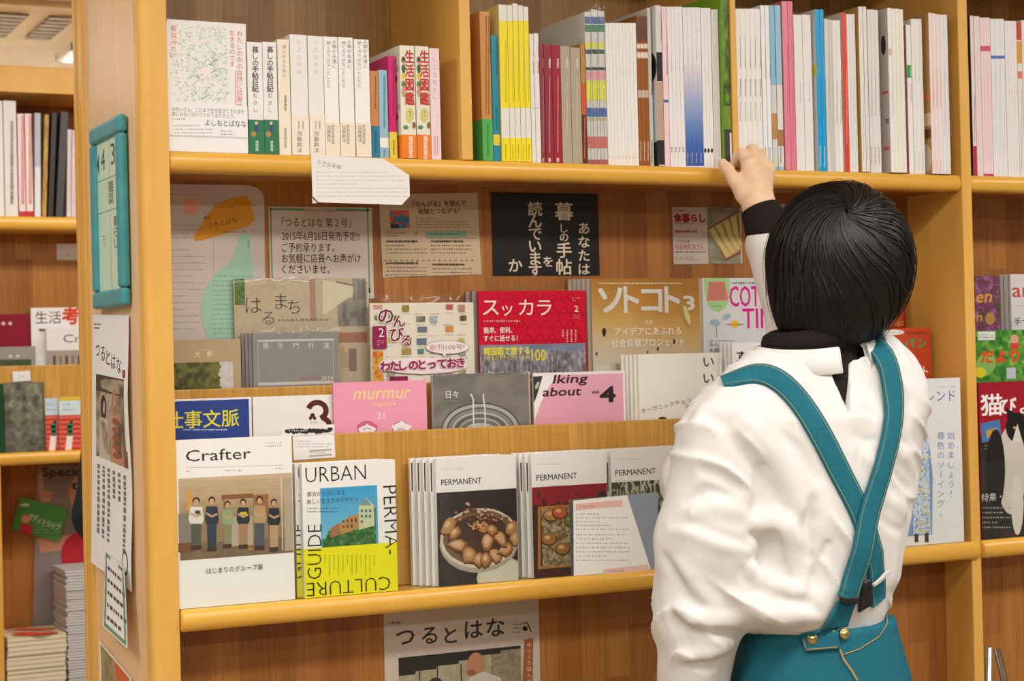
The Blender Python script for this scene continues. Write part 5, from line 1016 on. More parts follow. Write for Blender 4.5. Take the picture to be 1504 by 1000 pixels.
pile('book', ('cream book with red printed top cover, topmost of low pile', 'cream edged book in the low pile beneath the red printed cover'), 9, 96, BY+.0, .17, 931, .0125, ('d8c8a4', 'e8dcc0'), 'book', 'cream books in the low pile', redtop, seed=2)
pile('magazine', ('white magazine, topmost of tall pile behind the end panel', 'grey white magazine in the tall pile behind the end panel'), 98, 175, BY+.01, .17, 833, .008, ('b8b4b0', 'd8d4d0'), 'magazine', 'magazines in the tall far pile', jit=.003, seed=4)
# ------------------------------------------------------------------ the person: surfaces grown from distance fields
def smin(a, b, k): h = np.maximum(k-np.abs(a-b), 0)/k; return np.minimum(a, b)-h*h*k*.25
def smax(a, b, k): return -smin(-a, -b, k)
def sd_ell(p, c, r):
    q = p-np.array(c); r = np.array(r); k0 = np.linalg.norm(q/r, axis=-1); k1 = np.linalg.norm(q/(r*r), axis=-1); return k0*(k0-1)/np.maximum(k1, 1e-9)
def sd_cap(p, a, b, ra, rb):
    a = np.array(a); b = np.array(b); ab = b-a; t = np.clip(((p-a)@ab)/(ab@ab), 0, 1); return np.linalg.norm(p-a-t[..., None]*ab, axis=-1)-(ra+(rb-ra)*t)
def sd_chain(p, pts, rs, k=.01):
    d = None
    for i in range(len(pts)-1):
        e = sd_cap(p, pts[i], pts[i+1], rs[i], rs[i+1]); d = e if d is None else smin(d, e, k)
    return d
def sd_col(p, tab, soft=.8):
    """elliptic column; rows of (z, cx, cy, a, b)"""
    T = np.array(sorted(tab)); z = p[..., 2]; f = lambda i: np.interp(z, T[:, 0], T[:, i])
    a, b = f(3), f(4); d = (np.sqrt(((p[..., 0]-f(1))/a)**2+((p[..., 1]-f(2))/b)**2)-1)*np.minimum(a, b)*soft
    return np.maximum(d, np.maximum(z-T[-1, 0], T[0, 0]-z))
def grow(f, lo, hi, h):
    """surface net of f on a grid; only blocks near the surface are evaluated finely"""
    lo = np.array(lo, float); n = np.ceil((np.array(hi)-lo)/h).astype(int)+1; B = 8; n = ((n+B-1)//B)*B
    nb = n//B; g = np.stack(np.meshgrid(*[np.arange(k) for k in nb], indexing='ij'), -1).reshape(-1, 3)
    cen = lo+(g*B+B/2)*h; dc = f(cen); near = np.abs(dc) < B*h*1.25
    V = np.where(np.repeat(np.repeat(np.repeat(dc.reshape(nb), B, 0), B, 1), B, 2) > 0, 1., -1.)
    off = np.stack(np.meshgrid(*[np.arange(B)]*3, indexing='ij'), -1).reshape(-1, 3)
    for s in range(0, int(near.sum()), 1500):
        gb = g[near][s:s+1500]; idx = (gb[:, None, :]*B+off[None]).reshape(-1, 3); V[idx[:, 0], idx[:, 1], idx[:, 2]] = f(lo+idx*h)
    S = V < 0; c = [n[0]-1, n[1]-1, n[2]-1]
    sh = lambda A, i, j, k: A[i:i+c[0], j:j+c[1], k:k+c[2]]
    cnt = sum(sh(S, i, j, k).astype(np.int8) for i in (0, 1) for j in (0, 1) for k in (0, 1)); act = (cnt > 0) & (cnt < 8); ai = np.argwhere(act)
    acc = np.zeros((len(ai), 3)); num = np.zeros(len(ai)); val = lambda o: V[ai[:, 0]+o[0], ai[:, 1]+o[1], ai[:, 2]+o[2]]
    for ax in range(3):
        for u in (0, 1):
            for w in (0, 1):
                o = [0, 0, 0]; o[(ax+1) % 3] = u; o[(ax+2) % 3] = w; o2 = list(o); o2[ax] = 1; a, b = val(o), val(o2); m = (a < 0) != (b < 0)
                t = np.where(m, a/np.where(m, a-b, 1), 0); P = np.tile(np.array(o, float), (len(ai), 1)); P[:, ax] = t; acc[m] += P[m]; num[m] += 1
    verts = lo+(ai+acc/num[:, None])*h; ids = -np.ones(c, int); ids[ai[:, 0], ai[:, 1], ai[:, 2]] = np.arange(len(ai)); F = []
    for ax in range(3):
        b1, b2 = (ax+1) % 3, (ax+2) % 3; sl = [slice(None)]*3; s2 = [slice(None)]*3; sl[ax] = slice(0, -1); s2[ax] = slice(1, None)
        E = np.argwhere(S[tuple(sl)] != S[tuple(s2)]); E = E[(E[:, b1] > 0) & (E[:, b2] > 0) & (E[:, b1] < c[b1]) & (E[:, b2] < c[b2])]
        q = []
        for (u, w) in ((1, 1), (0, 1), (0, 0), (1, 0)):
            e = E.copy(); e[:, b1] -= u; e[:, b2] -= w; q.append(ids[e[:, 0], e[:, 1], e[:, 2]])
        q = np.stack(q, 1); neg = S[E[:, 0], E[:, 1], E[:, 2]]; q[~neg] = q[~neg][:, ::-1]; F.append(q[(q >= 0).all(1)])
    return verts, np.concatenate(F)
def grad(f, p, e=1e-3):
    g = np.stack([f(p+np.eye(3)[i]*e)-f(p-np.eye(3)[i]*e) for i in range(3)], -1); return g/np.maximum(np.linalg.norm(g, axis=-1, keepdims=True), 1e-9)
def march(f, pts, t0=2.0, t1=3.4):
    """where the sight lines through photo points first meet the surface f"""
    d = np.array([list((FW*FPX+RT*(x-752)-UP*(y-500)).normalized()) for x, y in pts]); o = np.array([0, 0, CZ]); t = np.full(len(pts), t0); done = np.zeros(len(pts), bool)
    for _ in range(160):
        v = f(o+d*t[:, None]); done |= v < 4e-4; t = np.where(done, t, t+np.maximum(v*.6, 3e-4))
    return o+d*t[:, None]
def snap(f, p, off=0., it=4):
    for _ in range(it): p = p-grad(f, p)*(f(p)-off)[:, None]*.9
    return p
def mesh_np(name, v, f, mat, parent=None, ink=None):
    me = bpy.data.meshes.new(name); me.from_pydata([tuple(x) for x in v], [], [tuple(int(i) for i in x) for x in f]); me.polygons.foreach_set('use_smooth', [True]*len(me.polygons))
    if not isinstance(mat, (list, tuple)): mat = [mat]
    for m in mat: me.materials.append(M[m])
    me.update(); o = bpy.data.objects.new(name, me); C.objects.link(o); return o
YW = 2.12
P = lambda px, py, dy=0.: np.array(un(px, py, Y=YW+dy))
XC = P(1200, 700)[0]
M['skin'] = noisy('skin', 'e6bd98', 'efcaa8', 60, .5, spec=.3)
def cotton():
    k = NT('white_cotton'); tc = k.n('ShaderNodeTexCoord'); h = []
    for sc_, st, rot in ((9, (1, 1, .42), (0, .6, .3)), (17, (1.0, 1.0, .35), (.5, -.7, .2))):
        mp = k.n('ShaderNodeMapping'); mp.inputs['Scale'].default_value = st; mp.inputs['Rotation'].default_value = rot; k.l(tc.outputs['Object'], mp.inputs[0])
        nz = k.n('ShaderNodeTexNoise'); nz.noise_type = 'RIDGED_MULTIFRACTAL'; nz.inputs['Scale'].default_value = sc_; nz.inputs['Detail'].default_value = 2.5; nz.inputs['Distortion'].default_value = .5
        k.l(mp.outputs[0], nz.inputs['Vector']); h.append(nz)
    ad = k.n('ShaderNodeMath', operation='MULTIPLY_ADD'); k.l(h[1].outputs[0], ad.inputs[0]); ad.inputs[1].default_value = .45; k.l(h[0].outputs[0], ad.inputs[2])
    bp = k.n('ShaderNodeBump'); bp.inputs['Strength'].default_value = .8; bp.inputs['Distance'].default_value = .02; k.l(ad.outputs[0], bp.inputs['Height']); k.l(bp.outputs[0], k.b.inputs['Normal'])
    wv = k.n('ShaderNodeTexNoise'); wv.inputs['Scale'].default_value = 900; rp = k.n('ShaderNodeValToRGB'); rp.color_ramp.elements[0].color = rgba('dcd8d2'); rp.color_ramp.elements[1].color = rgba('e6e3dd')
    k.l(tc.outputs['Object'], wv.inputs['Vector']); k.l(wv.outputs[0], rp.inputs[0]); k.l(rp.outputs[0], k.b.inputs['Base Color'])
    k.b.inputs['Roughness'].default_value = .9; k.b.inputs['Specular IOR Level'].default_value = .12; return k.m
M['white_cotton'] = cotton()
M['black_knit'] = noisy('black_knit', '211c1b', '2c2524', 350, .9, spec=.1, bump=.3)
M['teal_denim'] = noisy('teal_denim', '1d6070', '27707e', 500, .8, spec=.15, bump=.25)
M['stitch'] = noisy('ochre_thread', '5f8a78', '8a8a5e', 900, .8)
M['ochre'] = noisy('ochre_stitching', '9a8550', 'b0955a', 900, .8)
M['hair'] = noisy('black_hair', '0a0807', '14100e', 300, .38, spec=.38)
M['brass'] = noisy('brass_button', 'c8a060', 'e0c088', 60, .25, metal=1.)
M['black_plastic'] = noisy('black_plastic', '1c1a1e', '26242a', 60, .35)
M['shoe'] = noisy('brown_leather', '3a2a22', '4a362c', 60, .5)
root = empty('person', (XC, YW, 0), 'person with short black hair in white shirt and teal pinafore reaching to upper shelf', 'person')
def child(o, par_=None, **k):
    p = par_ or root; o.parent = p; o.matrix_parent_inverse = p.matrix_basis.inverted() if p is root else Matrix.Identity(4)
    for a, b in k.items(): o[a] = b
    return o
root_inv = Matrix.Translation((-XC, -YW, 0))
def ch(o, par_=None, label=None):
    o.parent = par_ or root; o.matrix_parent_inverse = root_inv if par_ is None else Matrix.Identity(4)
    if label: o['label'] = label
    return o
# joints
NK = P(1192, 520); HC = P(1226, 386, -.005)
LS, LE, LF, LW = P(1062, 655), P(1037, 795), P(1026, 905, .01), P(1016, 1035, .04)
RS = P(1289, 575, -.01); RE = np.array((RS[0]+.03, 2.32, 1.40)); RWr = np.array(un(1115, 303, Y=2.405))
fd = (RWr-RE)/np.linalg.norm(RWr-RE)
CUF = np.array(un(1134, 362, Y=2.375))
# --- shirt
TORSO = [(.93, XC-.012, YW, .100, .088), (.962, XC-.010, YW, .094, .086), (.985, XC-.020, YW, .112, .096), (1.04, XC-.014, YW-.004, .128, .106), (1.13, XC-.004, YW-.004, .145, .114), (1.22, XC, YW, .152, .113),
         (1.28, XC+.004, YW, .158, .106), (1.325, XC+.004, YW+.004, .128, .088), (1.355, NK[0]+.004, YW+.006, .092, .078), (1.40, NK[0], YW+.008, .074, .07)]
SLX = un(1251, 600, Y=YW-.108).x; SLZ = un(1251, 612, Y=YW-.108).z
def shirt0(p):
    d = sd_col(p, TORSO)
    d = smin(d, sd_cap(p, (NK[0]-.05, YW, 1.345), (LS[0]+.03, YW, LS[2]+.05), .045, .052), .05)
    d = smin(d, sd_cap(p, (NK[0]+.05, YW, 1.352), RS+np.array((-.02, 0, .03)), .045, .05), .05)
    d = smin(d, sd_chain(p, [LS, LE, LF, LW], [.069, .066, .056, .051], .03), .035)
    d = smin(d, sd_chain(p, [RS, RE, CUF], [.066, .058, .043], .03), .04)
    d = smin(d, sd_cap(p, RS, P(1285, 690, -.012), .055, .05), .04)
    d = smin(d, sd_ell(p, P(1008, 708, .07), (.034, .05, .05)), .015)
    d = smin(d, sd_cap(p, P(1118, 884, -.06), P(1190, 892, -.085), .034, .022), .03)
    d = smin(d, sd_ell(p, (XC-.03, YW+.075, 1.2), (.13, .07, .1)), .05)
    nx = np.sin(p[..., 0]*46+p[..., 2]*31+np.sin(p[..., 2]*37)*1.4)*np.sin(p[..., 1]*41-p[..., 2]*23+1.3)
    nz = np.sin(p[..., 0]*90-p[..., 2]*62+2*np.sin(p[..., 1]*30))*np.sin(p[..., 2]*75+p[..., 1]*40)
    x, y, z = p[..., 0]-XC, p[..., 1]-YW, p[..., 2]
    arm = np.clip((-x-.125)/.03, 0, 1)*np.clip((1.33-z)/.06, 0, 1)
    wp = .9*np.sin(x*23+z*17+1)+.8*np.sin(y*29-z*13)+.5*np.sin(z*41+x*33)
    f1 = 1-np.abs(np.sin((.79*x+.61*z)*math.pi/.085+wp*.8)); f2 = 1-np.abs(np.sin((.66*x+.75*z+.3*y)*math.pi/.058+wp)); f3 = 1-np.abs(np.sin((.2*x+.95*z-.25*y)*math.pi/.05+wp*1.1))
    rgt = np.clip((x-.07)/.04, 0, 1); amp = np.clip(.55+.6*np.sin(x*19-z*27+y*15+2), 0, 1)
    d = d+.0012*nx-(.0058*f1**2.6*(1-arm)*(1-rgt)+.0072*f2**2.4*arm+.0050*f3**2.4*rgt*(1-arm))*amp
    w = np.maximum(np.abs(p[..., 0]-SLX-.10*(p[..., 2]-SLZ))-np.clip((p[..., 2]-SLZ)*.26, 0, .018), np.maximum(p[..., 1]-(YW-.035), SLZ-p[..., 2]))
    d = smax(d, -w, .004)
    return np.maximum(d, -np.maximum(sd_col(p, [(1.34, NK[0], YW, .062, .06), (1.358, NK[0], YW, .074, .07), (1.385, NK[0], YW, .11, .10), (1.5, NK[0], YW, .11, .1)], 1), 1.347-p[..., 2]))
FOLDS = [(-1, .012, [(1036, 609), (1058, 622), (1078, 644), (1100, 668), (1122, 690)]), (1, .015, [(1088, 606), (1112, 636), (1138, 672), (1160, 712), (1180, 748)]), (-1, .012, [(1112, 690), (1116, 725), (1112, 762), (1106, 782)]),
         (-1, .015, [(1106, 783), (1122, 790), (1130, 800), (1126, 820), (1116, 844), (1100, 872)]), (1, .015, [(1108, 770), (1130, 765), (1152, 776), (1166, 790)]), (-1, .011, [(1136, 786), (1150, 830), (1162, 868)]),
         (1, .009, [(1160, 780), (1172, 830), (1186, 868)]), (-1, .013, [(1112, 863), (1140, 870), (1170, 884), (1200, 898)]), (1, .015, [(1108, 842), (1134, 858), (1164, 866)]), (1, .012, [(1110, 900), (1150, 908), (1190, 906)]),
         (-1, .010, [(1196, 735), (1186, 775), (1192, 815)]), (1, .008, [(1200, 720), (1210, 760), (1206, 800)]), (-1, .006, [(1150, 640), (1175, 660), (1190, 690)]), (-1, .005, [(1215, 800), (1195, 845), (1190, 880)]),
         (-1, .012, [(976, 820), (994, 844), (1014, 872), (1033, 897)]), (1, .010, [(1000, 832), (1022, 862), (1048, 884)]), (-1, .013, [(999, 915), (1030, 924), (1056, 928), (1088, 934)]), (1, .011, [(1002, 900), (1040, 910), (1078, 912)]),
         (-1, .010, [(984, 900), (1004, 930), (1010, 950)]), (1, .009, [(1072, 950), (1040, 962), (1010, 962)]), (-1, .007, [(1066, 965), (1045, 976), (1012, 978)]), (-1, .011, [(1010, 738), (1040, 722), (1072, 728)]), (1, .009, [(1020, 752), (1050, 744), (1085, 752)]),
         (-1, .008, [(985, 770), (1020, 775), (1060, 790), (1098, 800)]), (1, .006, [(984, 778), (1020, 784), (1058, 799), (1096, 810)]), (1, .008, [(1062, 575), (1032, 602), (1008, 640)]), (-1, .010, [(1034, 690), (1060, 700), (1090, 720)]),
         (-1, .006, [(1322, 560), (1332, 590), (1334, 620)]), (-1, .006, [(1316, 640), (1330, 652), (1342, 660)]), (1, .007, [(1316, 660), (1330, 672), (1340, 690)]), (-1, .006, [(1310, 690), (1322, 706), (1334, 716)]), (1, .007, [(1300, 730), (1315, 740), (1328, 752)]), (-1, .006, [(1292, 760), (1308, 772), (1322, 780)]),
         (-1, .005, [(1270, 600), (1282, 608), (1290, 612)]), (-1, .005, [(1258, 640), (1272, 648), (1286, 646)]), (1, .006, [(1258, 660), (1272, 672), (1282, 678)]), (-1, .004, [(1255, 620), (1262, 660), (1265, 700), (1266, 735)]), (-1, .006, [(1306, 505), (1322, 530), (1334, 560)]), (1, .007, [(1300, 485), (1318, 505), (1330, 535)])]
fold3 = []
for sg, rad, pts in FOLDS:
    dense = [tuple(np.array(pts[i])*(1-t)+np.array(pts[i+1])*t) for i in range(len(pts)-1) for t in (0, .5)]+[pts[-1]]
    q = march(shirt0, dense); q = q[np.abs(q).max(1) < 4]
    if len(q) < 3: continue
    n = grad(shirt0, q, .004); q = q+n*(.004 if sg < 0 else -.006)
    fold3.append((sg, rad, q, q.min(0)-.03, q.max(0)+.03))
def shirt(p):
    d = shirt0(p)
    for sg, rad, q, lo, hi in fold3:
        m = ((p > lo) & (p < hi)).all(-1)
        if not m.any(): continue
        n = len(q); e = np.full(m.sum(), 9.); pm = p[m]
        for i in range(n-1):
            tp = lambda j: rad*(.45+.55*math.sin(math.pi*(j+.6)/(n+.2))); e = np.minimum(e, sd_cap(pm, q[i], q[i+1], tp(i), tp(i+1)))
        d[m] = smin(d[m], e, .016) if sg > 0 else smax(d[m], -e, .009)
    return d
SV, SF = grow(shirt, (XC-.36, YW-.17, .78), (XC+.27, YW+.36, 1.55), .0034)
shirt_o = ch(mesh_np('shirt', SV, SF, 'white_cotton'), None, 'loose white cotton shirt worn with its slit at the back')
# collar: a folded band round the neck with a gap at the back
def ring(t, r0, z, side=0):
    return np.array((NK[0]+(.079+r0+(.012 if t > .3 else 0))*math.sin(t), YW-(.073+r0)*math.cos(t), z))
for t0, t1, dz, nm in ((-3.0, -.10, 0., 'left'), (.47, 3.0, .012, 'right')):
    V = []; F = []; n = 36; prof = [(-.004, .034), (.001, .036), (.006, .034), (.014, .0), (.012, -.002), (.008, -.002), (.001, .028)]
    for i in range(n+1):
        t = t0+(t1-t0)*i/n; lift = dz*math.sin(min(1, (t-.47)/1.0)*1.57) if t > .4 else 0
        for r_, z_ in prof: V.append(ring(t, r_+.001, 1.346+z_+lift+.004*math.sin(t*2)))
    m_ = len(prof)
    for i in range(n):
        for j in range(m_): F.append((i*m_+j, i*m_+(j+1) % m_, (i+1)*m_+(j+1) % m_, (i+1)*m_+j))
    F += [tuple(range(m_)), tuple(range(n*m_, n*m_+m_))]
    o = mesh_np('collar', V, F, 'white_cotton'); ch(o, shirt_o)
# --- turtleneck and its cuffs
def turtle(p):
    d = sd_col(p, [(1.2, NK[0]+.01, YW-.005, .09, .088), (1.28, NK[0]+.008, YW-.006, .081, .086), (1.33, NK[0]+.006, YW-.006, .071, .072), (1.352, NK[0]+.003, YW-.004, .066, .066), (1.37, NK[0]+.012, YW, .063, .061), (1.42, NK[0]+.022, YW, .063, .060)], .9)
    a = np.sqrt(((p[..., 0]-NK[0])/1.03)**2+(p[..., 1]-YW)**2); zr = 1.393+.10*(p[..., 0]-NK[0])
    d = smin(d, np.sqrt((a-.058)**2+((p[..., 2]-zr)*.8)**2)-.0135, .01)
    return d+.0006*np.sin(p[..., 2]*700)
V, F = grow(turtle, (XC-.13, YW-.13, 1.2), (XC+.15, YW+.12, 1.45), .0045)
ch(mesh_np('turtleneck', V, F, 'black_knit'), None, 'black turtleneck')
m = MB(); ca, cb = RE*.58+RWr*.42, RWr-fd*.004
m.tube([ca*(1-t)+cb*t for t in (0, .25, .5, .75, .92, 1, 1.0, .8)], [.045, .043, .040, .037, .0335, .0315, .0262, .0262], n=32, cap=False)
ch(m.build('cuff', 'black_knit', smooth=True, fix=False), None, 'black knit cuff')
# --- body: one continuous surface, hands grown finer
def body(p):
    d = sd_col(p, [(.78, XC, YW, .105, .085), (.95, XC, YW, .092, .075), (1.1, XC, YW, .115, .08), (1.25, XC, YW, .12, .075), (1.32, NK[0], YW, .06, .055)], .9)
    d = smin(d, sd_cap(p, (NK[0], YW, 1.30), HC+np.array((-.004, .0, -.06)), .05, .048), .03)
    h = sd_ell(p, HC+np.array((0, .012, .01)), (.075, .095, .1))
    h = smin(h, sd_ell(p, HC+np.array((-.004, .05, -.055)), (.055, .055, .058)), .03)          # jaw
    for s in (-1, 1):
        h = smin(h, sd_ell(p, HC+np.array((s*.078, -.0, -.02)), (.01, .018, .032)), .008)       # ears
        h = smin(h, sd_ell(p, HC+np.array((s*.04, .078, -.03)), (.026, .022, .022)), .02)       # cheeks
        h = smax(h, -sd_ell(p, HC+np.array((s*.032, .108, .002)), (.02, .014, .012)), .012)      # eye sockets
        h = smin(h, sd_ell(p, HC+np.array((s*.032, .092, .0)), (.013, .012, .011)), .003)
    h = smin(h, sd_cap(p, HC+np.array((0, .1, .01)), HC+np.array((0, .118, -.03)), .007, .012), .012)  # nose
    h = smin(h, sd_ell(p, HC+np.array((0, .097, -.064)), (.022, .012, .006)), .006); h = smin(h, sd_ell(p, HC+np.array((0, .095, -.075)), (.02, .012, .006)), .004)
    d = smin(d, h, .02)
    d = smin(d, sd_chain(p, [(XC-.1, YW, 1.29), LS, LE, LF, LW, LW+np.array((0, .015, -.06))], [.045, .045, .04, .035, .026, .022], .02), .03)
    d = smin(d, sd_chain(p, [(XC+.08, YW, 1.30), RS, RE, RWr-fd*.02, RWr+fd*.01], [.045, .045, .038, .0235, .023], .02), .03)
    for s in (-1, 1):
        d = smin(d, sd_chain(p, [(XC+s*.055, YW, .80), (XC+s*.07, YW+.01, .45), (XC+s*.08, YW-.01, .25), (XC+s*.08, YW-.005, .06)], [.068, .052, .048, .034], .02), .04)
        d = smin(d, sd_chain(p, [(XC+s*.08, YW-.02, .035), (XC+s*.085, YW+.12, .028)], [.034, .028], .02), .02)
    return d
BV, BF = grow(body, (XC-.33, YW-.16, -.02), (XC+.26, YW+.34, 1.66), .0072)
U = lambda px, py, Y: np.array(un(px, py, Y=Y))
ZS = ZT
wr_ = RWr+fd*.002; mid = U(1106, 265, 2.438)
MC = [U(1099, 243, 2.452), U(1108, 239, 2.456), U(1119, 242, 2.456), U(1128, 250, 2.452)]
PI_ = [U(1091, 226, 2.474), U(1104.5, 220, 2.480), U(1117.5, 227, 2.480), U(1128.5, 243, 2.470)]
DI = [U(1083, 231.5, 2.488), U(1100, 225, 2.498), U(1113, 229.5, 2.498), U(1124, 241, 2.490)]
TI = [U(1078.5, 237.5, 2.4935), U(1096, 232, 2.505), U(1110, 235, 2.504), U(1120, 246, 2.4845)]
TH = [U(1094, 285, 2.424), U(1078.5, 264, 2.450), U(1069, 249, 2.466), U(1061.5, 240, 2.478)]
def hand(p):
    d = sd_chain(p, [wr_-fd*.03, wr_, mid], [.0235, .0235, .0225], .02)
    for i, m_ in enumerate(MC):
        d = smin(d, sd_cap(p, wr_+(MC[i]-wr_)*.12+(mid-wr_)*.1, m_, .017, (.0125, .0130, .0125, .0115)[i]), .012)
    for i in range(4):
        r_ = (.0094, .0097, .0092, .0082)[i]; f = sd_chain(p, [MC[i], PI_[i], DI[i], TI[i]], [r_*1.1, r_, r_*.92, r_*.8], .004)
        d = smin(d, f, .0028)
        d = smin(d, sd_ell(p, MC[i]+np.array((-.002, -.006, .002)), (.0095, .0095, .0095)), .008)
    d = smin(d, sd_chain(p, TH, [.017, .0108, .0098, .0082], .006), .007)
    return d
HV, HF = grow(hand, U(1110, 260, 2.44)-np.array((.085, .085, .085)), U(1110, 260, 2.44)+np.array((.085, .085, .085)), .0017)
# relaxed left hand hanging below the sleeve
L0 = LW+np.array((0, .015, -.06)); lh = lambda a, b, c: L0+np.array((a, b, c))
def lhand(p):
    d = sd_chain(p, [L0+np.array((0, 0, .02)), L0, lh(0, .006, -.045)], [.022, .022, .021], .02)
    for i in range(4):
        y = -.02+.0175*i+.004; ln = (.062, .075, .08, .072)[i]
        d = smin(d, sd_chain(p, [lh(0, y*.8+.006, -.03), lh(.0, y+.008, -.07), lh(.006, y+.012, -.07-ln*.5), lh(.016, y+.012, -.07-ln)], [.013, .0098, .009, .0072], .004), .006)
    return smin(d, sd_chain(p, [lh(0, .02, -.015), lh(.004, .042, -.05), lh(.01, .046, -.082)], [.014, .011, .008], .006), .008)
LV, LFc = grow(lhand, L0-np.array((.05, .06, .18)), L0+np.array((.06, .09, .04)), .0024)
n1, n2 = len(BV), len(BV)+len(HV)
body_o = ch(mesh_np('body', np.concatenate([BV, HV, LV]), np.concatenate([BF, HF+n1, LFc+n2]), 'skin'), None)
# --- hair: a bob around the head, then strands combed from the whorl
def hairf(p):
    d = sd_ell(p, HC+np.array((.004, -.004, .0)), (.097, .118, .117))
    d = smin(d, sd_ell(p, HC+np.array((-.018, -.008, -.062)), (.070, .086, .064)), .03)
    d = smin(d, sd_ell(p, NK+np.array((.008, -.012, .055)), (.058, .054, .05)), .02)
    face = sd_ell(p, HC+np.array((-.012, .14, -.055)), (.082, .062, .10))
    return smax(d, -face, .012)
HVv, HFf = grow(lambda p: hairf(p)+.0022+.0012*np.sin(p[..., 0]*160+p[..., 2]*20)*np.sin(p[..., 1]*150), HC-np.array((.13, .15, .16)), HC+np.array((.13, .15, .14)), .0045)
hair_o = ch(mesh_np('hair', HVv, HFf, 'hair'), None, 'short black bob with a whorl at the crown')
whorl = march(hairf, [(1243, 312)])[0]
rs = np.random.RandomState(5); NS, NP = 2600, 17
n0 = grad(hairf, whorl[None])[0]; t1 = np.cross(n0, (0, 0, 1.)); t1 /= np.linalg.norm(t1); t2 = np.cross(n0, t1)
ang = rs.uniform(0, 2*math.pi, NS); st = rs.uniform(.002, .085, NS)**1.0; dirs = np.cos(ang)[:, None]*t1+np.sin(ang)[:, None]*t2
cur = snap(hairf, whorl+dirs*st[:, None], .001); vel = dirs.copy(); path = [cur]; lift = rs.uniform(.0, .0024, NS)+.004*(rs.rand(NS) > .97); swirl = .45
step = rs.uniform(.011, .0165, NS)
for i in range(NP-1):
    n = grad(hairf, cur); v = vel+np.array((0, 0, -.16))+rs.normal(0, .05, (NS, 3))
    v += swirl*np.cross(n, vel)*max(0, 1-i/4.); v -= n*(v*n).sum(1)[:, None]; v /= np.linalg.norm(v, axis=1)[:, None]; vel = v
    cur = snap(hairf, cur+v*step[:, None], 0, 2); path.append(cur)
path = np.stack(path, 1)
for i in range(NP): path[:, i] = path[:, i]+grad(hairf, path[:, i])*(lift*(.6+.8*i/NP))[:, None]
ok = path[..., 2] > HC[2]-.128
V = []; F = []
for s in range(NS):
    m_ = int(np.argmin(ok[s])) if not ok[s].all() else NP
    if m_ < 4: continue
    pth = path[s, :m_]; T = np.gradient(pth, axis=0); T /= np.linalg.norm(T, axis=1)[:, None]+1e-9; N = grad(hairf, pth); Bn = np.cross(T, N); b = len(V); wd = .0009+.0006*rs.rand()
    for i in range(m_):
        w = wd*(1-.75*(i/(m_-1))**2)*(.5 if i == 0 else 1); V += [pth[i]-Bn[i]*w, pth[i]+N[i]*w*.8, pth[i]+Bn[i]*w]
    for i in range(m_-1): F += [(b+3*i, b+3*i+1, b+3*i+4, b+3*i+3), (b+3*i+1, b+3*i+2, b+3*i+5, b+3*i+4)]
so = mesh_np('strands', V, F, 'hair'); so['kind'] = 'stuff'; ch(so, hair_o)
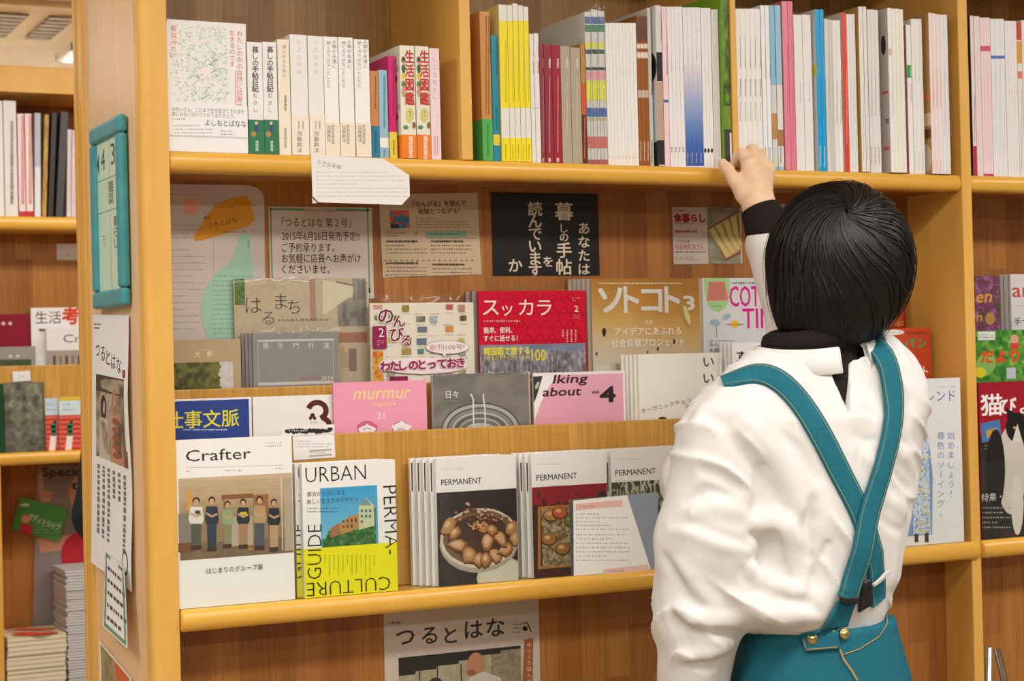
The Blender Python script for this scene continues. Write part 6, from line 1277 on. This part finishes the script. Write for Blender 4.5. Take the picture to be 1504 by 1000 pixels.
# --- pinafore skirt
def skirt(p):
    tilt = .985+.20*(p[..., 0]-XC)-.02*np.sin((p[..., 0]-XC)*9)
    d = sd_col(p, [(.33, XC, YW, .21, .18), (.7, XC, YW, .17, .145), (.88, XC-.002, YW-.002, .143, .118), (.97, XC-.006, YW-.004, .118, .103), (1.06, XC-.006, YW-.002, .106, .096)], .85)
    d = d+.0025*np.sin(p[..., 0]*38+p[..., 2]*9)*np.clip((1.0-p[..., 2])*3, 0, 1)
    return np.maximum(d, p[..., 2]-tilt)
V, F = grow(skirt, (XC-.24, YW-.21, .32), (XC+.24, YW+.21, 1.05), .007)
skirt_o = ch(mesh_np('pinafore_skirt', V, F, 'teal_denim'), None, 'teal pinafore skirt')
both_s = lambda p: np.minimum(shirt(p), skirt(p))
def ribbon(name, pts, width, f, off, mat, parent, th=.0022, label=None, sub=3, tl=1.0, nw=4, stitch=True):
    pp_ = []
    for i in range(len(pts)-1):
        for t in np.linspace(0, 1, sub, endpoint=False):
            a0 = np.array(pts[max(i-1, 0)], float); a, b = np.array(pts[i], float), np.array(pts[i+1], float); b1 = np.array(pts[min(i+2, len(pts)-1)], float)
            pp_.append(.5*((2*a)+(b-a0)*t+(2*a0-5*a+4*b-b1)*t*t+(3*a-a0-3*b+b1)*t**3))
    pp_.append(np.array(pts[-1], float)); q = march(f, pp_)
    for _ in range(2): q[1:-1] = (q[:-2]+2*q[1:-1]+q[2:])/4
    n = grad(f, q, .008)
    for _ in range(3): n[1:-1] = n[:-2]+2*n[1:-1]+n[2:]; n /= np.linalg.norm(n, axis=1)[:, None]
    t = np.gradient(q, axis=0); t /= np.linalg.norm(t, axis=1)[:, None]; s = np.cross(t, n); s /= np.linalg.norm(s, axis=1)[:, None]
    # ride on the highest point of the cloth under the strip so folds never poke through
    lift = np.full(len(q), off)
    for u in np.linspace(-.5, .5, 5):
        e = f(q+s*(u*width)); lift = np.maximum(lift, off-np.minimum(e, 0)*1.0)
    for _ in range(2): lift[1:-1] = np.maximum(lift[1:-1], (lift[:-2]+lift[2:])/2)
    rows = []; us = list(np.linspace(-.5, .5, nw+1))
    for top in (1, 0):
        for u in us:
            rows.append(q+s*(u*width)+n*(lift+(th if top else -.002)-abs(u)**2*.004)[:, None])
    R_ = np.stack(rows, 1); L_, W_ = R_.shape[:2]; k_ = nw+1; loop = list(range(k_))+list(range(2*k_-1, k_-1, -1)); V = R_.reshape(-1, 3); F = []
    for i in range(L_-1):
        for j in range(W_): a, b = loop[j], loop[(j+1) % W_]; F.append((i*W_+a, i*W_+b, (i+1)*W_+b, (i+1)*W_+a))
    F += [tuple(loop), tuple((L_-1)*W_+x for x in loop[::-1])]
    o = ch(mesh_np(name, V, F, mat), parent, label)
    if stitch:
        for u in (-.40, .40):
            c = q+s*(u*width)+n*(lift+th+.0004-abs(u)**2*.004)[:, None]; e1 = c-s*.0007; e2 = c+s*.0007; VV = np.stack([e1, e2], 1).reshape(-1, 3)
            ch(mesh_np('stitch_line', VV, [(2*i, 2*i+1, 2*i+3, 2*i+2) for i in range(len(c)-1)], 'stitch'), o)
    return o, q, n, s
LSTR = [(1062, 563), (1082, 556), (1110, 549), (1136, 555), (1161, 574), (1188, 609), (1214, 655), (1238, 703), (1258, 742), (1272, 778), (1281, 815), (1287, 850), (1289, 884)]
RSTR = [(1268, 503), (1283, 512), (1298, 535), (1307, 565), (1309, 606), (1302, 648), (1291, 690), (1280, 728), (1270, 764), (1261, 812), (1247, 855), (1240, 876)]
sl, *_ = ribbon('strap', LSTR, .033, both_s, .002, 'teal_denim', skirt_o)
def shirt_strap(p): return np.minimum(both_s(p), 9)
sr, *_ = ribbon('strap', RSTR, .033, both_s, .0075, 'teal_denim', skirt_o)
patch_later = True
def patch(name, quad, f, off, mat, parent, label=None, n=10, th=.002):
    c = [np.array(x, float) for x in quad]; g = [(c[0]*(1-u)+c[1]*u)*(1-v)+(c[3]*(1-u)+c[2]*u)*v for v in np.linspace(0, 1, n+1) for u in np.linspace(0, 1, n+1)]
    q = march(f, g); nn = grad(f, q, .006); k_ = n+1; V = np.concatenate([q+nn*(off+th), q+nn*off]); N = k_*k_
    F = [(j*k_+i, j*k_+i+1, (j+1)*k_+i+1, (j+1)*k_+i) for j in range(n) for i in range(n)]; F += [tuple(N+x for x in f_[::-1]) for f_ in F]
    per = [i for i in range(k_)]+[j*k_+n for j in range(1, k_)]+[n*k_+i for i in range(n-1, -1, -1)]+[j*k_ for j in range(n-1, 0, -1)]
    F += [(per[i], N+per[i], N+per[(i+1) % len(per)], per[(i+1) % len(per)]) for i in range(len(per))]
    return ch(mesh_np(name, V, F, mat), parent, label)
def seam(pts, parent, mat='ochre', f=None, w=.0016, off=.0012):
    pts2 = [tuple(np.array(pts[i])*(1-t)+np.array(pts[i+1])*t) for i in range(len(pts)-1) for t in (0, .25, .5, .75)]+[pts[-1]]
    q = march(f or skirt, pts2); n = grad(f or skirt, q, .006); t = np.gradient(q, axis=0); s = np.cross(t, n); s /= np.linalg.norm(s, axis=1)[:, None]
    c = q+n*off; V = np.stack([c-s*w/2, c+n*.0006, c+s*w/2], 1).reshape(-1, 3)
    F = [x for i in range(len(c)-1) for x in ((3*i, 3*i+1, 3*i+4, 3*i+3), (3*i+1, 3*i+2, 3*i+5, 3*i+4))]
    return ch(mesh_np('stitch_line', V, F, mat), parent)
patch('strap_tab', [(1227, 881), (1253, 884), (1240, 921), (1204, 922)], both_s, .005, 'teal_denim', skirt_o, n=8)
tab = patch('waist_tab', [(1175, 930), (1229, 918), (1233, 953), (1183, 957)], both_s, .002, 'teal_denim', skirt_o)
seam([(1231, 917), (1262, 905), (1302, 880)], skirt_o); seam([(1233, 925), (1264, 913), (1304, 888)], skirt_o, 'stitch')
seam([(1222, 922), (1230, 946), (1238, 968), (1250, 985), (1258, 999)], skirt_o, off=.003, w=.003); seam([(1236, 962), (1262, 953), (1290, 935), (1303, 915), (1302, 893)], skirt_o); seam([(1180, 938), (1184, 954), (1228, 950)], tab, f=both_s, off=.0048)
for bxp in ((1193, 938), (1239, 931)):
    q = march(both_s, [bxp]); n = Vector(grad(both_s, q, .006)[0]); c = Vector(q[0])+n*.0045; rot = n.to_track_quat('Z', 'Y').to_matrix(); V = []; F = []
    prof = [(.0001, .0028), (.003, .0027), (.005, .0015), (.0058, .0), (.0066, .0012), (.0075, .0), (.0072, -.003)]
    for r_, z_ in prof: V += [c+rot @ Vector((r_*math.cos(a), r_*math.sin(a), z_)) for a in np.linspace(0, 2*math.pi, 25)[:-1]]
    for i in range(len(prof)-1): F += [(i*24+j, i*24+(j+1) % 24, (i+1)*24+(j+1) % 24, (i+1)*24+j) for j in range(24)]
    ch(mesh_np('button', V, F, 'brass'), skirt_o, 'round brass button')
patch('buckle', [(1226, 872), (1254, 875), (1254, 882), (1226, 880)], both_s, .010, 'black_plastic', sr, 'black strap buckle', n=6, th=.003)
patch('buckle', [(1264, 853), (1273, 848), (1275, 886), (1257, 896)], both_s, .004, 'black_plastic', sl, 'black strap buckle', n=6, th=.004)
cl = patch('strap_clip', [(1273, 855), (1295, 834), (1297, 838), (1275, 859)], both_s, .010, 'whitemetal', sl, 'white metal strap clip', n=6, th=.003)  # bright bar put in for the highlight on the strap's cut end
# shoes belong to the feet
for s in (-1, 1):
    V, F = grow(lambda p: np.maximum(sd_chain(p, [(XC+s*.08, YW-.035, .036), (XC+s*.083, YW+.06, .034), (XC+s*.086, YW+.135, .028)], [.041, .042, .034], .03), .001-p[..., 2]), (XC+s*.08-.07, YW-.1, -.01), (XC+s*.08+.07, YW+.2, .1), .006)
    ch(mesh_np('shoe', V, F, 'shoe'), None)
# ------------------------------------------------------------------ second shopper, mostly hidden behind the end panel
M['navy'] = noisy('navy_coat', '141c24', '1e2832', 90, .9); BX = un(113, 590, Y=3.75); dx_ = BX.x+.21
p2 = empty('person', (dx_, 3.78, 0), 'person in a dark navy coat almost hidden behind the bookcase end panel', 'person')
def b2(p):
    d = sd_col(p, [(.85, dx_, 3.78, .12, .1), (1.1, dx_, 3.78, .13, .1), (1.3, dx_, 3.78, .13, .09), (1.36, dx_, 3.78, .05, .05)], .9); d = smin(d, sd_cap(p, (dx_, 3.78, 1.33), (dx_, 3.78, 1.45), .045, .045), .02)
    d = smin(d, sd_ell(p, (dx_, 3.8, 1.52), (.075, .09, .105)), .02); d = smin(d, sd_ell(p, (dx_, 3.895, 1.505), (.013, .018, .018)), .012)
    for s in (-1, 1):
        d = smin(d, sd_chain(p, [(dx_+s*.13, 3.78, 1.3), (dx_+s*.16, 3.77, 1.05), (dx_+s*.1, 3.95, .98)], [.045, .038, .026], .02), .03)
        d = smin(d, sd_chain(p, [(dx_+s*.07, 3.78, .85), (dx_+s*.08, 3.78, .45), (dx_+s*.08, 3.77, .06), (dx_+s*.085, 3.88, .03)], [.08, .055, .035, .028], .02), .03)
        for i in range(4): d = smin(d, sd_chain(p, [(dx_+s*.1, 3.95, .98), (dx_+s*(.085-.012*i), 4.0, .97), (dx_+s*(.08-.012*i), 4.03, .95)], [.014, .009, .007], .004), .004)
    return d
def offset(o): o.parent = p2; o.matrix_parent_inverse = Matrix.Translation((-dx_, -3.78, 0)); return o
V, F = grow(b2, (dx_-.26, 3.6, -.02), (dx_+.26, 4.1, 1.66), .009); offset(mesh_np('body', V, F, 'skin'))
def coat(p):
    d = sd_col(p, [(.6, dx_, 3.78, .17, .14), (.9, dx_, 3.78, .155, .125), (1.2, dx_, 3.78, .15, .115), (1.31, dx_, 3.78, .135, .1), (1.37, dx_, 3.78, .06, .06)], .9)
    for s in (-1, 1): d = smin(d, sd_chain(p, [(dx_+s*.125, 3.78, 1.29), (dx_+s*.165, 3.77, 1.06), (dx_+s*.11, 3.92, .985)], [.058, .052, .042], .02), .03)
    return d
V, F = grow(coat, (dx_-.26, 3.6, .58), (dx_+.26, 4.05, 1.4), .008); offset(mesh_np('coat', V, F, 'navy'))
V, F = grow(lambda p: smax(sd_ell(p, (dx_, 3.785, 1.53), (.088, .1, .108)), -sd_ell(p, (dx_, 3.93, 1.48), (.08, .08, .1)), .01), (dx_-.11, 3.65, 1.4), (dx_+.11, 3.92, 1.66), .007); offset(mesh_np('hair', V, F, 'hair'))
V, F = grow(lambda p: np.minimum(*[sd_chain(p, [(dx_+s*.075, 3.78, .85), (dx_+s*.08, 3.78, .45), (dx_+s*.08, 3.77, .09)], [.09, .07, .055], .02) for s in (-1, 1)]), (dx_-.2, 3.65, .02), (dx_+.2, 3.92, .98), .009); offset(mesh_np('trousers', V, F, 'black_knit'))
